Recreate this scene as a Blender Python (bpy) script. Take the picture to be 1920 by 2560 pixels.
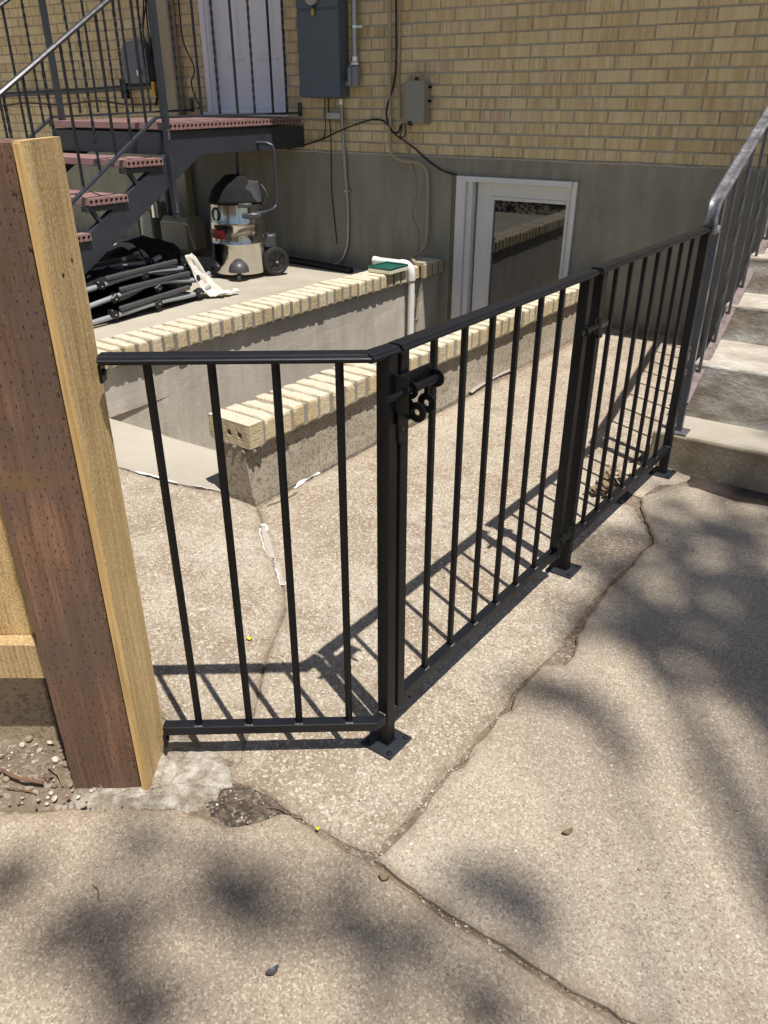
import bpy, bmesh, math, random
from mathutils import Vector, Matrix, noise as mnoise
random.seed(7)
for o in list(bpy.data.objects): bpy.data.objects.remove(o)
S = bpy.context.scene
COL = S.collection

# ---------------------------------------------------------------- camera
cam = bpy.data.cameras.new('camera'); co = bpy.data.objects.new('camera', cam); COL.objects.link(co)
cam.sensor_fit = 'VERTICAL'; cam.sensor_height = 36.0; cam.lens = 1950/2560*36
cam.clip_start = 0.05; cam.clip_end = 500
co.location = (0, 0, 1.35)
co.rotation_euler = (math.radians(90-27.866), 0, math.radians(33.284))
S.camera = co
S.render.resolution_x = 768; S.render.resolution_y = 1024

# ---------------------------------------------------------------- light
SUN = Vector((-0.334, 0.155, -0.962)).normalized()           # direction the light travels
w = bpy.data.worlds.new('World'); S.world = w; w.use_nodes = True
nt = w.node_tree
sky = nt.nodes.new('ShaderNodeTexSky'); sky.sky_type = 'NISHITA'; sky.sun_disc = False
sky.sun_elevation = math.asin(-SUN.z); sky.sun_rotation = math.atan2(-SUN.x, -SUN.y)
sky.air_density = 1.0; sky.dust_density = 1.0
nt.links.new(sky.outputs[0], nt.nodes['Background'].inputs[0])
nt.nodes['Background'].inputs[1].default_value = 0.066
sl = bpy.data.lights.new('sun', 'SUN'); so = bpy.data.objects.new('sun', sl); COL.objects.link(so)
sl.energy = 4.9; sl.angle = math.radians(0.53); sl.color = (1.0, 0.955, 0.88)
so.rotation_euler = SUN.to_track_quat('-Z', 'Y').to_euler(); so.location = (2, -2, 12)
S.view_settings.view_transform = 'Standard'; S.view_settings.look = 'None'
S.view_settings.exposure = 0.33; S.view_settings.gamma = 1.0

# ---------------------------------------------------------------- materials
class G:
    def __init__(s, name, rough=0.6, metal=0.0, spec=None):
        s.m = bpy.data.materials.new(name); s.m.use_nodes = True; s.nt = s.m.node_tree
        s.b = s.nt.nodes['Principled BSDF']
        s.b.inputs['Roughness'].default_value = rough; s.b.inputs['Metallic'].default_value = metal
        if spec is not None: s.b.inputs['Specular IOR Level'].default_value = spec
        s._p = None; s._i = None
    def n(s, t, **kw):
        nd = s.nt.nodes.new(t)
        for k, v in kw.items(): setattr(nd, k, v)
        return nd
    def put(s, sock, v):
        if isinstance(v, bpy.types.NodeSocket): s.nt.links.new(v, sock)
        elif v is not None:
            if isinstance(v, (tuple, list)) and len(v) == 3 and sock.type == 'RGBA': v = (*v, 1)
            sock.default_value = v
    @property
    def info(s):
        if s._i is None: s._i = s.n('ShaderNodeObjectInfo')
        return s._i
    @property
    def rnd(s): return s.info.outputs['Random']
    @property
    def P(s):
        if s._p is None:
            tc = s.n('ShaderNodeTexCoord'); vm = s.n('ShaderNodeVectorMath', operation='ADD')
            sc = s.n('ShaderNodeVectorMath', operation='SCALE'); sc.inputs[0].default_value = (17.3, 31.7, 23.1)
            s.nt.links.new(s.rnd, sc.inputs['Scale'])
            s.nt.links.new(tc.outputs['Object'], vm.inputs[0]); s.nt.links.new(sc.outputs[0], vm.inputs[1])
            s._p = vm.outputs[0]
        return s._p
    def stretch(s, v3, p=None):
        vm = s.n('ShaderNodeVectorMath', operation='MULTIPLY'); s.put(vm.inputs[0], p or s.P); vm.inputs[1].default_value = v3
        return vm.outputs[0]
    def noise(s, scale, detail=4, rough=0.6, p=None, dist=0.0):
        nd = s.n('ShaderNodeTexNoise'); s.put(nd.inputs['Vector'], p or s.P)
        nd.inputs['Scale'].default_value = scale; nd.inputs['Detail'].default_value = detail
        nd.inputs['Roughness'].default_value = rough; nd.inputs['Distortion'].default_value = dist
        return nd.outputs['Fac']
    def voro(s, scale, p=None, feature='F1', out='Distance', rand=1.0):
        nd = s.n('ShaderNodeTexVoronoi', feature=feature); s.put(nd.inputs['Vector'], p or s.P)
        nd.inputs['Scale'].default_value = scale; nd.inputs['Randomness'].default_value = rand
        return nd.outputs[out]
    def sep(s, c, i=0):
        nd = s.n('ShaderNodeSeparateColor'); s.put(nd.inputs[0], c); return nd.outputs[i]
    def ramp(s, f, stops, interp='LINEAR'):
        nd = s.n('ShaderNodeValToRGB'); s.put(nd.inputs[0], f); cr = nd.color_ramp; cr.interpolation = interp
        while len(cr.elements) < len(stops): cr.elements.new(0.5)
        for e, (p, c) in zip(cr.elements, stops):
            e.position = p; e.color = (*c, 1) if isinstance(c, (tuple, list)) else (c, c, c, 1)
        return nd.outputs[0]
    def mix(s, f, a, b, mode='MIX'):
        nd = s.n('ShaderNodeMix', data_type='RGBA', blend_type=mode)
        s.put(nd.inputs[0], f); s.put(nd.inputs[6], a); s.put(nd.inputs[7], b); return nd.outputs[2]
    def math(s, op, a, b=None, c=None):
        nd = s.n('ShaderNodeMath', operation=op); s.put(nd.inputs[0], a)
        if b is not None: s.put(nd.inputs[1], b)
        if c is not None: s.put(nd.inputs[2], c)
        return nd.outputs[0]
    def bump(s, h, strength=0.5, dist=0.01, normal=None):
        nd = s.n('ShaderNodeBump'); s.put(nd.inputs['Height'], h)
        nd.inputs['Strength'].default_value = strength; nd.inputs['Distance'].default_value = dist
        if normal is not None: s.put(nd.inputs['Normal'], normal)
        return nd.outputs[0]
    def out(s, col=None, rough=None, normal=None):
        if col is not None: s.put(s.b.inputs['Base Color'], col)
        if rough is not None: s.put(s.b.inputs['Roughness'], rough)
        if normal is not None: s.put(s.b.inputs['Normal'], normal)
        return s.m

def simple(name, col, rough=0.5, metal=0.0, var=0.12, bump=0.0, bscale=200, spec=None):
    g = G(name, rough, metal, spec)
    f = g.noise(9, 5)
    c = g.mix(f, tuple(x*(1-var) for x in col), tuple(min(1, x*(1+var)) for x in col))
    nr = g.bump(g.noise(bscale, 3), bump, 0.002) if bump else None
    r = g.ramp(g.noise(30, 4), [(0.3, max(0, rough-0.07)), (0.7, min(1, rough+0.07))])
    return g.out(c, r, nr)

def concrete_exposed(name, tint=1.0):
    g = G(name, 0.9)
    big = g.noise(2.3, 6, 0.62)
    c = g.ramp(big, [(0.3, (0.31, 0.25, 0.18)), (0.50, (0.415, 0.355, 0.275)), (0.70, (0.50, 0.445, 0.365))])
    st = g.ramp(g.noise(4.5, 6, 0.7), [(0.45, 0.0), (0.62, 1.0)])
    c = g.mix(g.math('MULTIPLY', st, 0.70), c, (0.25, 0.185, 0.125))
    c = g.mix(g.ramp(g.noise(17, 6, 0.75), [(0.54, 0.0), (0.66, 0.55)]), c, (0.20, 0.145, 0.095))
    warp = g.n('ShaderNodeVectorMath', operation='ADD')
    nz = g.n('ShaderNodeTexNoise'); nz.inputs['Scale'].default_value = 60; g.put(nz.inputs['Vector'], g.P)
    sc = g.n('ShaderNodeVectorMath', operation='SCALE'); g.put(sc.inputs[0], nz.outputs['Color']); sc.inputs['Scale'].default_value = 0.007
    g.put(warp.inputs[0], g.P); g.put(warp.inputs[1], sc.outputs[0])
    vd = g.n('ShaderNodeTexVoronoi'); vd.inputs['Scale'].default_value = 190; g.put(vd.inputs['Vector'], warp.outputs[0])
    cell = g.sep(vd.outputs['Color'], 0)
    c = g.mix(g.ramp(cell, [(0.55, 0.0), (1.0, 0.85)]), c, (0.66, 0.60, 0.51))
    c = g.mix(g.ramp(g.sep(vd.outputs['Color'], 1), [(0.62, 0.0), (1.0, 0.75)]), c, (0.215, 0.165, 0.12))
    stone = g.n('ShaderNodeTexVoronoi'); stone.inputs['Scale'].default_value = 26; g.put(stone.inputs['Vector'], warp.outputs[0])
    sm = g.math('MULTIPLY', g.ramp(g.sep(stone.outputs['Color'], 2), [(0.80, 0.0), (0.83, 1.0)], 'LINEAR'), g.ramp(stone.outputs['Distance'], [(0.25, 1.0), (0.36, 0.0)]))
    sc_col = g.ramp(g.sep(stone.outputs['Color'], 0), [(0.0, (0.36, 0.34, 0.33)), (0.5, (0.46, 0.38, 0.31)), (1.0, (0.60, 0.56, 0.50))])
    c = g.mix(g.math('MULTIPLY', sm, 0.8), c, sc_col)
    at = g.n('ShaderNodeAttribute', attribute_name='rim')
    rm = g.math('MULTIPLY', at.outputs['Fac'], g.ramp(g.noise(24, 5, 0.7), [(0.30, 0.25), (0.62, 1.0)]))
    c = g.mix(g.math('MULTIPLY', rm, 0.78), c, g.ramp(g.noise(60, 6, 0.75), [(0.35, (0.17, 0.125, 0.085)), (0.65, (0.30, 0.235, 0.17))]))
    gr = g.noise(420, 3, 0.7)
    c = g.mix(0.5, c, g.ramp(gr, [(0.3, 0.30), (0.7, 0.72)]), 'OVERLAY')
    if tint != 1.0: c = g.mix(1.0, c, tint, 'MULTIPLY')
    h = g.math('ADD', g.math('MULTIPLY', vd.outputs['Distance'], -0.6), g.math('MULTIPLY', g.noise(160, 5, 0.7), 1.0))
    h = g.math('ADD', h, g.math('MULTIPLY', sm, 0.35))
    n1 = g.bump(g.noise(14, 5), 0.35, 0.012)
    return g.out(c, None, g.bump(h, 0.75, 0.006, n1))

def concrete_sand(name, tint=None):
    g = G(name, 0.9)
    big = g.noise(1.7, 6, 0.6)
    c = g.ramp(big, [(0.32, (0.31, 0.255, 0.195)), (0.55, (0.395, 0.335, 0.27)), (0.75, (0.45, 0.39, 0.32))])
    c = g.mix(g.math('MULTIPLY', g.ramp(g.noise(4.2, 6, 0.7), [(0.50, 0.0), (0.72, 1.0)]), 0.5), c, (0.25, 0.20, 0.15))
    c = g.mix(g.ramp(g.noise(0.9, 5, 0.6, None, 0.6), [(0.38, 0.45), (0.5, 0.0)]), c, (0.44, 0.40, 0.335))
    c = g.mix(g.ramp(g.noise(11, 4, 0.7), [(0.62, 0.0), (0.75, 0.35)]), c, (0.20, 0.155, 0.115))
    v = g.n('ShaderNodeTexVoronoi'); v.inputs['Scale'].default_value = 260; g.put(v.inputs['Vector'], g.P)
    k = g.sep(v.outputs['Color'], 0)
    c = g.mix(g.ramp(k, [(0.55, 0.0), (1.0, 0.75)]), c, (0.61, 0.56, 0.465))
    c = g.mix(g.ramp(g.sep(v.outputs['Color'], 1), [(0.62, 0.0), (1.0, 0.75)]), c, (0.20, 0.155, 0.12))
    v2 = g.n('ShaderNodeTexVoronoi'); v2.inputs['Scale'].default_value = 70; g.put(v2.inputs['Vector'], g.P)
    peb = g.math('MULTIPLY', g.ramp(g.sep(v2.outputs['Color'], 2), [(0.86, 0.0), (0.88, 1.0)]), g.ramp(v2.outputs['Distance'], [(0.2, 1.0), (0.33, 0.0)]))
    c = g.mix(g.math('MULTIPLY', peb, 0.85), c, g.ramp(g.sep(v2.outputs['Color'], 0), [(0.0, (0.24, 0.22, 0.22)), (0.45, (0.50, 0.38, 0.31)), (1.0, (0.74, 0.70, 0.65))]))
    at = g.n('ShaderNodeAttribute', attribute_name='rim')
    rm = g.math('MULTIPLY', at.outputs['Fac'], g.ramp(g.noise(24, 5, 0.7), [(0.30, 0.25), (0.62, 1.0)]))
    c = g.mix(g.math('MULTIPLY', rm, 0.78), c, g.ramp(g.noise(60, 6, 0.75), [(0.35, (0.17, 0.125, 0.085)), (0.65, (0.30, 0.235, 0.17))]))
    gr = g.noise(700, 2, 0.7)
    c = g.mix(0.55, c, g.ramp(gr, [(0.3, 0.28), (0.7, 0.74)]), 'OVERLAY')
    if tint: c = g.mix(1.0, c, tint, 'MULTIPLY')
    h = g.math('ADD', g.math('MULTIPLY', v.outputs['Distance'], -0.5), g.noise(330, 4, 0.7))
    n1 = g.bump(g.noise(9, 5), 0.25, 0.01)
    return g.out(c, None, g.bump(h, 0.55, 0.004, n1))

def parge(name, a=(0.20, 0.185, 0.155), b=(0.33, 0.305, 0.255), coarse=1.0, streak=True, spk=0.0):
    g = G(name, 0.92)
    f = g.noise(1.6, 7, 0.65)
    c = g.ramp(f, [(0.3, a), (0.7, b)])
    if streak:
        s1 = g.noise(5, 5, 0.6, g.stretch((2.2, 2.2, 0.45)))
        c = g.mix(g.ramp(s1, [(0.42, 0.0), (0.72, 0.5)]), c, tuple(min(1, x*1.32) for x in b))
    c = g.mix(0.4, c, g.ramp(g.noise(300*coarse, 3, 0.7), [(0.3, 0.32), (0.7, 0.68)]), 'OVERLAY')
    if spk:
        v = g.n('ShaderNodeTexVoronoi'); v.inputs['Scale'].default_value = 130; g.put(v.inputs['Vector'], g.P)
        c = g.mix(g.ramp(g.sep(v.outputs['Color'], 0), [(0.6, 0.0), (0.9, spk)]), c, tuple(x*0.45 for x in a))
    h = g.math('ADD', g.noise(55*coarse, 6, 0.7), g.math('MULTIPLY', g.noise(240*coarse, 3), 0.5))
    return g.out(c, None, g.bump(h, 0.5, 0.006))

def brick_mat(name, axis, light=1.0):
    # buff combed brick; axis = the direction along which the combing varies ('x': vertical grooves, 'z': horizontal)
    g = G(name, 0.88)
    st = (1.0, 1.0, 0.035) if axis == 'x' else (0.05, 0.05, 1.0)
    p = g.stretch(st)
    gv = g.noise(95 if axis == 'x' else 210, 4, 0.7, p)
    wide = g.noise(22 if axis == 'x' else 60, 3, 0.6, p)
    r = g.rnd
    base = g.ramp(r, [(0.0, (0.50, 0.37, 0.18)), (0.25, (0.555, 0.425, 0.22)), (0.55, (0.59, 0.465, 0.255)), (0.8, (0.62, 0.495, 0.28)), (0.955, (0.64, 0.515, 0.30)), (0.985, (0.57, 0.40, 0.26))])
    c = None
    groove = g.ramp(gv, [(0.36, 1.0), (0.5, 0.0)])
    if axis == 'z':
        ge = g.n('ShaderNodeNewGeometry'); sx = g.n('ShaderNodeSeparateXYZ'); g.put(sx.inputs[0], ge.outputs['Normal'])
        side = g.ramp(g.math('ABSOLUTE', sx.outputs[2]), [(0.35, 1.0), (0.6, 0.0)])
        sel = g.ramp(g.math('FRACT', g.math('MULTIPLY', r, 7.31)), [(0.36, 0.12), (0.4, 1.0)])
        groove = g.math('MULTIPLY', groove, g.math('MULTIPLY', side, sel)); gv = g.math('MULTIPLY', gv, g.math('MULTIPLY', side, sel))
        base = g.mix(0.55, base, g.ramp(g.math('FRACT', g.math('MULTIPLY', r, 13.7)), [(0.0, (0.68, 0.62, 0.49)), (0.6, (0.62, 0.535, 0.37)), (1.0, (0.60, 0.46, 0.28))]))
        base = g.mix(g.ramp(sx.outputs[2], [(0.5, 0.0), (0.8, 0.75)]), base, (0.70, 0.66, 0.56))  # faces turned upwards mix to a whiter tone
    c = g.mix(g.ramp(wide, [(0.38, 0.0), (0.62, 0.7)]) if axis == 'x' else g.ramp(g.noise(30, 4), [(0.4, 0.0), (0.7, 0.5)]), base, (0.73, 0.61, 0.38) if axis == 'x' else (0.70, 0.60, 0.42))
    keep = g.ramp(g.noise(1.0, 0, 0.5, g.P), [(0.35, 0.15), (0.62, 1.0)])
    c = g.mix(g.math('MULTIPLY', g.math('MULTIPLY', groove, keep), 0.60 if axis == 'x' else 0.75), c, (0.30, 0.21, 0.11))
    c = g.mix(g.ramp(g.noise(170 if axis == 'x' else 120, 4, 0.75), [(0.60, 0.0), (0.70, 0.7)] if axis == 'x' else [(0.55, 0.0), (0.66, 0.75)]), c, (0.30, 0.19, 0.09) if axis == 'x' else (0.34, 0.27, 0.17))
    c = g.mix(g.ramp(g.noise(13, 4), [(0.55, 0.0), (0.8, 0.3)]), c, (0.42, 0.33, 0.21))
    c = g.mix(1.0, c, (light*1.06, light*1.04, light*1.0), 'MULTIPLY') if light != 1.0 else c
    h = g.math('ADD', g.math('MULTIPLY', gv, g.math('ADD', keep, 0.2)), g.math('MULTIPLY', g.noise(230 if axis == 'x' else 90, 5, 0.75), 0.55 if axis == 'x' else 0.9))
    return g.out(c, None, g.bump(h, 0.85 if axis == 'x' else 1.0, 0.006 if axis == 'x' else 0.009))

def wood(name, a, b, grain=38, rough=0.8, fuzz=0.4, incise=False, dirt=None):
    g = G(name, rough)
    p = g.stretch((1, 1, 0.06))
    gr = g.noise(grain, 6, 0.65, p, 0.4)
    c = g.ramp(gr, [(0.3, a), (0.7, b)])
    c = g.mix(g.ramp(g.noise(4, 4, 0.6, g.stretch((1, 1, 0.4))), [(0.4, 0.0), (0.75, 0.55)]), c, tuple(min(1, x*1.25) for x in b))
    c = g.mix(0.45, c, g.ramp(g.noise(150, 4, 0.7, g.stretch((1, 1, 0.025))), [(0.34, 0.2), (0.66, 0.8)]), 'OVERLAY')
    fz = g.noise(330, 4, 0.75, g.stretch((1, 1, 0.45)))
    c = g.mix(fuzz, c, g.ramp(fz, [(0.32, 0.22), (0.68, 0.80)]), 'OVERLAY')
    if incise:
        tc = g.n('ShaderNodeTexCoord'); sz = g.n('ShaderNodeSeparateXYZ'); g.put(sz.inputs[0], tc.outputs['Object'])
        bz = g.math('ADD', sz.outputs[2], g.math('MULTIPLY', g.math('SUBTRACT', g.noise(30, 3), 0.5), 0.012))
        c = g.mix(g.math('MULTIPLY', g.ramp(bz, [(0.772, 0.0), (0.779, 1.0), (0.812, 1.0), (0.816, 0.0)]), 0.75), c, (0.22, 0.125, 0.045))
    if dirt:
        c = g.mix(g.ramp(g.noise(3.5, 4, 0.6, g.stretch((1, 1, 0.8))), [(0.45, 0.0), (0.6, 0.75)]), c, dirt)
    h = g.math('ADD', g.math('MULTIPLY', fz, fuzz*1.6), gr)
    return g.out(c, None, g.bump(h, 0.6, 0.004))

M = {}
M['slab_old'] = concrete_exposed('exposed aggregate concrete', (1.0, 0.985, 0.97))
M['slab_sand'] = concrete_sand('sandy concrete', (0.98, 0.95, 0.905))
M['slab_tan'] = concrete_sand('tan sandy concrete', (0.90, 0.865, 0.81))
M['parge'] = parge('parged foundation', (0.215, 0.198, 0.148), (0.325, 0.30, 0.232))
M['parge_light'] = parge('light cement render', (0.36, 0.325, 0.275), (0.50, 0.465, 0.405), 1.0)
M['parge_rough'] = parge('rough cement with dark sand', (0.27, 0.225, 0.17), (0.40, 0.35, 0.28), 0.8, False, 0.75)
M['parge_brown'] = parge('brown stucco', (0.28, 0.205, 0.125), (0.42, 0.325, 0.215), 0.55, False, 0.5)
M['patio'] = parge('patio cement', (0.33, 0.295, 0.235), (0.46, 0.415, 0.345), 1.0, False)
M['step'] = parge('step cement', (0.31, 0.275, 0.22), (0.44, 0.395, 0.33), 1.0, False)
M['brick_wall'] = brick_mat('combed buff brick', 'x', 1.08)
M['brick_cope'] = brick_mat('pale buff brick', 'z', 1.0)
M['mortar'] = parge('grey mortar', (0.40, 0.365, 0.305), (0.52, 0.475, 0.40), 1.5, False)
M['mortar_cope'] = parge('coping mortar', (0.15, 0.138, 0.115), (0.29, 0.265, 0.225), 1.5, False)
M['cedar'] = wood('new cedar', (0.40, 0.255, 0.10), (0.66, 0.475, 0.235), 26, 0.8, 0.75)
M['cedar_edge'] = wood('planed cedar edge', (0.42, 0.25, 0.085), (0.56, 0.38, 0.16), 60, 0.75, 0.12)
M['treated'] = wood('brown treated timber', (0.085, 0.040, 0.023), (0.235, 0.125, 0.072), 34, 0.75, 0.3, incise=True, dirt=(0.115, 0.075, 0.054))
M['black'] = simple('black powder coat', (0.0025, 0.0031, 0.0045), 0.46, 0, 0.2, 0.05, 500, spec=0.36)
M['black_dusty_sheen'] = simple('dusty sheen-painted black coat', (0.018, 0.021, 0.027), 0.5, 0, 0.35, 0.1, 300)  # base plates: real dust plus top-lit sky sheen put into a bluish black
M['black_rail'] = simple('slightly dusty sheen-painted black coat', (0.007, 0.0082, 0.011), 0.46, 0, 0.3, 0.05, 300, spec=0.4)  # rails: same paint made lighter and bluer, sky sheen put into its colour
M['weld'] = simple('painted weld bead', (0.035, 0.036, 0.04), 0.35, 0.3, 0.3, 0.4, 300)
M['bolt'] = simple('dark bolt', (0.05, 0.055, 0.055), 0.3, 0.9)
M['stair_steel'] = simple('painted stair steel', (0.034, 0.039, 0.049), 0.42, 0, 0.35, 0.12, 60)
M['stair_bar'] = simple('dark painted baluster steel', (0.015, 0.017, 0.022), 0.4, 0, 0.3)
M['plank'] = simple('mauve composite plank', (0.25, 0.145, 0.135), 0.75, 0, 0.16, 0.2, 150)
M['dark'] = simple('dark void paint', (0.012, 0.011, 0.010), 0.8)
M['white_paint'] = simple('white door paint', (0.78, 0.77, 0.74), 0.4, 0, 0.03)
M['white_cool'] = simple('white panelled door paint', (0.77, 0.77, 0.79), 0.4, 0, 0.03)
M['panel_grey'] = simple('grey enclosure enamel', (0.105, 0.135, 0.155), 0.5, 0, 0.06)
M['box_grey'] = simple('beige grey plastic', (0.28, 0.275, 0.225), 0.5, 0, 0.06)
M['galv'] = simple('galvanised conduit', (0.42, 0.43, 0.43), 0.38, 0.9, 0.15)
M['shiny'] = simple('bright fitting', (0.75, 0.75, 0.75), 0.22, 1.0, 0.1)
M['tan'] = simple('tan painted conduit', (0.40, 0.33, 0.22), 0.55, 0, 0.08)
M['cable'] = simple('black cable', (0.012, 0.012, 0.012), 0.5)
M['pvc'] = simple('white pvc', (0.76, 0.75, 0.70), 0.35, 0, 0.03)
M['cream'] = simple('cream plastic', (0.72, 0.68, 0.52), 0.45, 0, 0.04)
M['green'] = simple('dark green plastic', (0.015, 0.10, 0.075), 0.35)
M['yellow'] = simple('yellow tag', (0.62, 0.36, 0.03), 0.5)
M['caulk'] = simple('white caulk', (0.80, 0.79, 0.76), 0.55, 0, 0.05, 0.3, 120)
M['rubber'] = simple('rubber', (0.018, 0.018, 0.018), 0.6, 0, 0.2, 0.3, 200)
M['plastic_dark'] = simple('dark grey plastic', (0.06, 0.062, 0.066), 0.42, 0, 0.2)
M['black_plastic'] = simple('black plastic', (0.01, 0.01, 0.011), 0.4)
M['tube_grey'] = simple('grey tubing', (0.30, 0.325, 0.35), 0.36, 0.15, 0.1)
M['fabric_black'] = simple('black fabric', (0.004, 0.004, 0.0045), 0.95, 0, 0.3, 0.4, 300)
M['rag'] = simple('off white rag', (0.66, 0.61, 0.55), 0.95, 0, 0.12, 0.3, 250)
M['red'] = simple('red label', (0.20, 0.012, 0.017), 0.4)
M['beige_tank'] = simple('beige meter paint', (0.33, 0.28, 0.19), 0.5, 0, 0.1)
M['leafdry'] = simple('dry leaf', (0.19, 0.135, 0.075), 0.8, 0, 0.3)
M['leafyellow'] = simple('yellow leaf', (0.75, 0.55, 0.03), 0.6, 0, 0.2)
M['leafgreen'] = simple('tree leaf', (0.05, 0.09, 0.025), 0.6, 0, 0.3)
M['twig'] = simple('twig', (0.16, 0.09, 0.055), 0.85, 0, 0.3)
M['bark'] = simple('bark', (0.12, 0.09, 0.065), 0.9, 0, 0.3, 0.8, 40)
def _peb():
    g = G('mixed pebbles', 0.85); geo = g.n('ShaderNodeNewGeometry')
    c = g.ramp(geo.outputs['Random Per Island'], [(0.0, (0.12, 0.085, 0.06)), (0.35, (0.27, 0.20, 0.15)), (0.7, (0.40, 0.33, 0.26)), (0.9, (0.55, 0.49, 0.42)), (1.0, (0.68, 0.62, 0.55))])
    return g.out(g.mix(0.3, c, g.ramp(g.noise(300, 3), [(0.3, 0.2), (0.7, 0.8)]), 'OVERLAY'), None, g.bump(g.noise(400, 3), 0.5, 0.002))
M['pebble'] = _peb()
M['soffit'] = simple('soffit paint', (0.62, 0.60, 0.55), 0.7)
M['shingle'] = simple('shingles', (0.12, 0.10, 0.085), 0.9, 0, 0.3, 0.6, 40)
def _steel():
    g = G('polished vacuum steel', 0.14, 1.0)
    c = g.ramp(g.noise(6, 4), [(0.3, (0.55, 0.53, 0.49)), (0.7, (0.66, 0.64, 0.60))])
    r = g.ramp(g.noise(14, 6, 0.7), [(0.35, 0.07), (0.7, 0.24)])
    return g.out(c, r, g.bump(g.noise(5, 2), 0.15, 0.02))
M['steel'] = _steel()
def _glass():
    g = G('door glass', 0.02, 0.0)
    g.b.inputs['IOR'].default_value = 1.9
    return g.out((0.012, 0.014, 0.014), 0.025)
M['glass'] = _glass()
def _rail_old():
    g = G('worn painted iron', 0.42, 0.35)
    f = g.noise(16, 7, 0.75)
    c = g.ramp(f, [(0.32, (0.06, 0.06, 0.068)), (0.5, (0.17, 0.168, 0.185)), (0.68, (0.42, 0.41, 0.42))])
    return g.out(c, g.ramp(f, [(0.3, 0.5), (0.7, 0.3)]), g.bump(g.noise(120, 4), 0.25, 0.002))
M['iron_worn'] = _rail_old()
M['iron_bar'] = simple('blue grey iron', (0.07, 0.075, 0.088), 0.30, 0.1, 0.3)
def _iron_mauve():
    g = G('mauve primed iron', 0.5, 0.1)
    c = g.ramp(g.noise(22, 6, 0.7), [(0.35, (0.13, 0.10, 0.10)), (0.55, (0.26, 0.20, 0.19)), (0.75, (0.12, 0.12, 0.15))])
    return g.out(c, None, g.bump(g.noise(90, 4), 0.25, 0.003))
M['iron_mauve'] = _iron_mauve()
def _riser():
    g = G('brushed stucco riser', 0.92)
    p = g.stretch((0.55, 1, 1.6))
    f = g.noise(7, 8, 0.72, p)
    c = g.ramp(f, [(0.30, (0.14, 0.11, 0.078)), (0.43, (0.25, 0.215, 0.17)), (0.54, (0.38, 0.35, 0.305)), (0.66, (0.60, 0.58, 0.535))])
    h = g.noise(34, 7, 0.7, g.stretch((0.75, 1, 1.35)), 0.6)
    c = g.mix(0.35, c, g.ramp(g.noise(240, 4, 0.7), [(0.3, 0.25), (0.7, 0.75)]), 'OVERLAY')
    return g.out(c, None, g.bump(h, 0.9, 0.011))
M['riser'] = _riser()
def _tread():
    g = G('step tread with peeling white paint', 0.9)
    f = g.noise(5, 7, 0.7)
    c = g.ramp(f, [(0.38, (0.31, 0.265, 0.21)), (0.54, (0.42, 0.38, 0.32)), (0.68, (0.58, 0.555, 0.505))])
    return g.out(c, None, g.bump(g.noise(60, 6, 0.7), 0.5, 0.006))
M['tread'] = _tread()
def _riser1():
    g = G('stained bottom riser', 0.92)
    f = g.noise(6, 7, 0.7)
    c = g.ramp(f, [(0.35, (0.20, 0.16, 0.105)), (0.6, (0.34, 0.29, 0.22)), (0.75, (0.46, 0.42, 0.35))])
    return g.out(c, None, g.bump(g.noise(70, 6, 0.7), 0.6, 0.006))
M['riser1'] = _riser1()
def _dirt():
    g = G('dirt', 0.95)
    c = g.ramp(g.noise(38, 8, 0.8), [(0.34, (0.16, 0.115, 0.075)), (0.55, (0.27, 0.205, 0.145)), (0.75, (0.38, 0.31, 0.235))])
    v = g.n('ShaderNodeTexVoronoi'); v.inputs['Scale'].default_value = 110; g.put(v.inputs['Vector'], g.P)
    c = g.mix(g.ramp(g.sep(v.outputs['Color'], 0), [(0.75, 0.0), (0.95, 0.7)]), c, (0.50, 0.43, 0.36))
    return g.out(c, None, g.bump(g.math('ADD', g.noise(60, 6, 0.75), g.math('MULTIPLY', v.outputs['Distance'], -0.4)), 0.9, 0.014))
M['dirt'] = _dirt()
def _darkdirt():
    g = G('damp dark soil', 0.9)
    c = g.ramp(g.noise(20, 6, 0.75), [(0.3, (0.035, 0.026, 0.02)), (0.6, (0.075, 0.055, 0.042)), (0.8, (0.20, 0.16, 0.12))])
    return g.out(c, None, g.bump(g.noise(90, 6, 0.75), 0.9, 0.01))
M['soil'] = _darkdirt()
def _dd():
    g = G('gritty brown soil', 0.95)
    c = g.ramp(g.noise(28, 7, 0.75), [(0.34, (0.05, 0.036, 0.026)), (0.5, (0.13, 0.095, 0.066)), (0.66, (0.31, 0.25, 0.19))])
    v = g.n('ShaderNodeTexVoronoi'); v.inputs['Scale'].default_value = 160; g.put(v.inputs['Vector'], g.P)
    c = g.mix(g.ramp(g.sep(v.outputs['Color'], 0), [(0.7, 0.0), (1.0, 0.8)]), c, (0.46, 0.39, 0.31))
    return g.out(c, None, g.bump(g.noise(110, 6, 0.8), 1.0, 0.012))
M['dirt_dark'] = _dd()
def _foot():
    g = G('lumpy white cement', 0.92)
    f = g.noise(30, 6, 0.7)
    c = g.ramp(f, [(0.40, (0.24, 0.195, 0.145)), (0.52, (0.40, 0.355, 0.29)), (0.66, (0.57, 0.53, 0.465))])
    return g.out(c, None, g.bump(g.noise(75, 6, 0.7), 0.9, 0.012))
M['footing'] = _foot()

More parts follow.
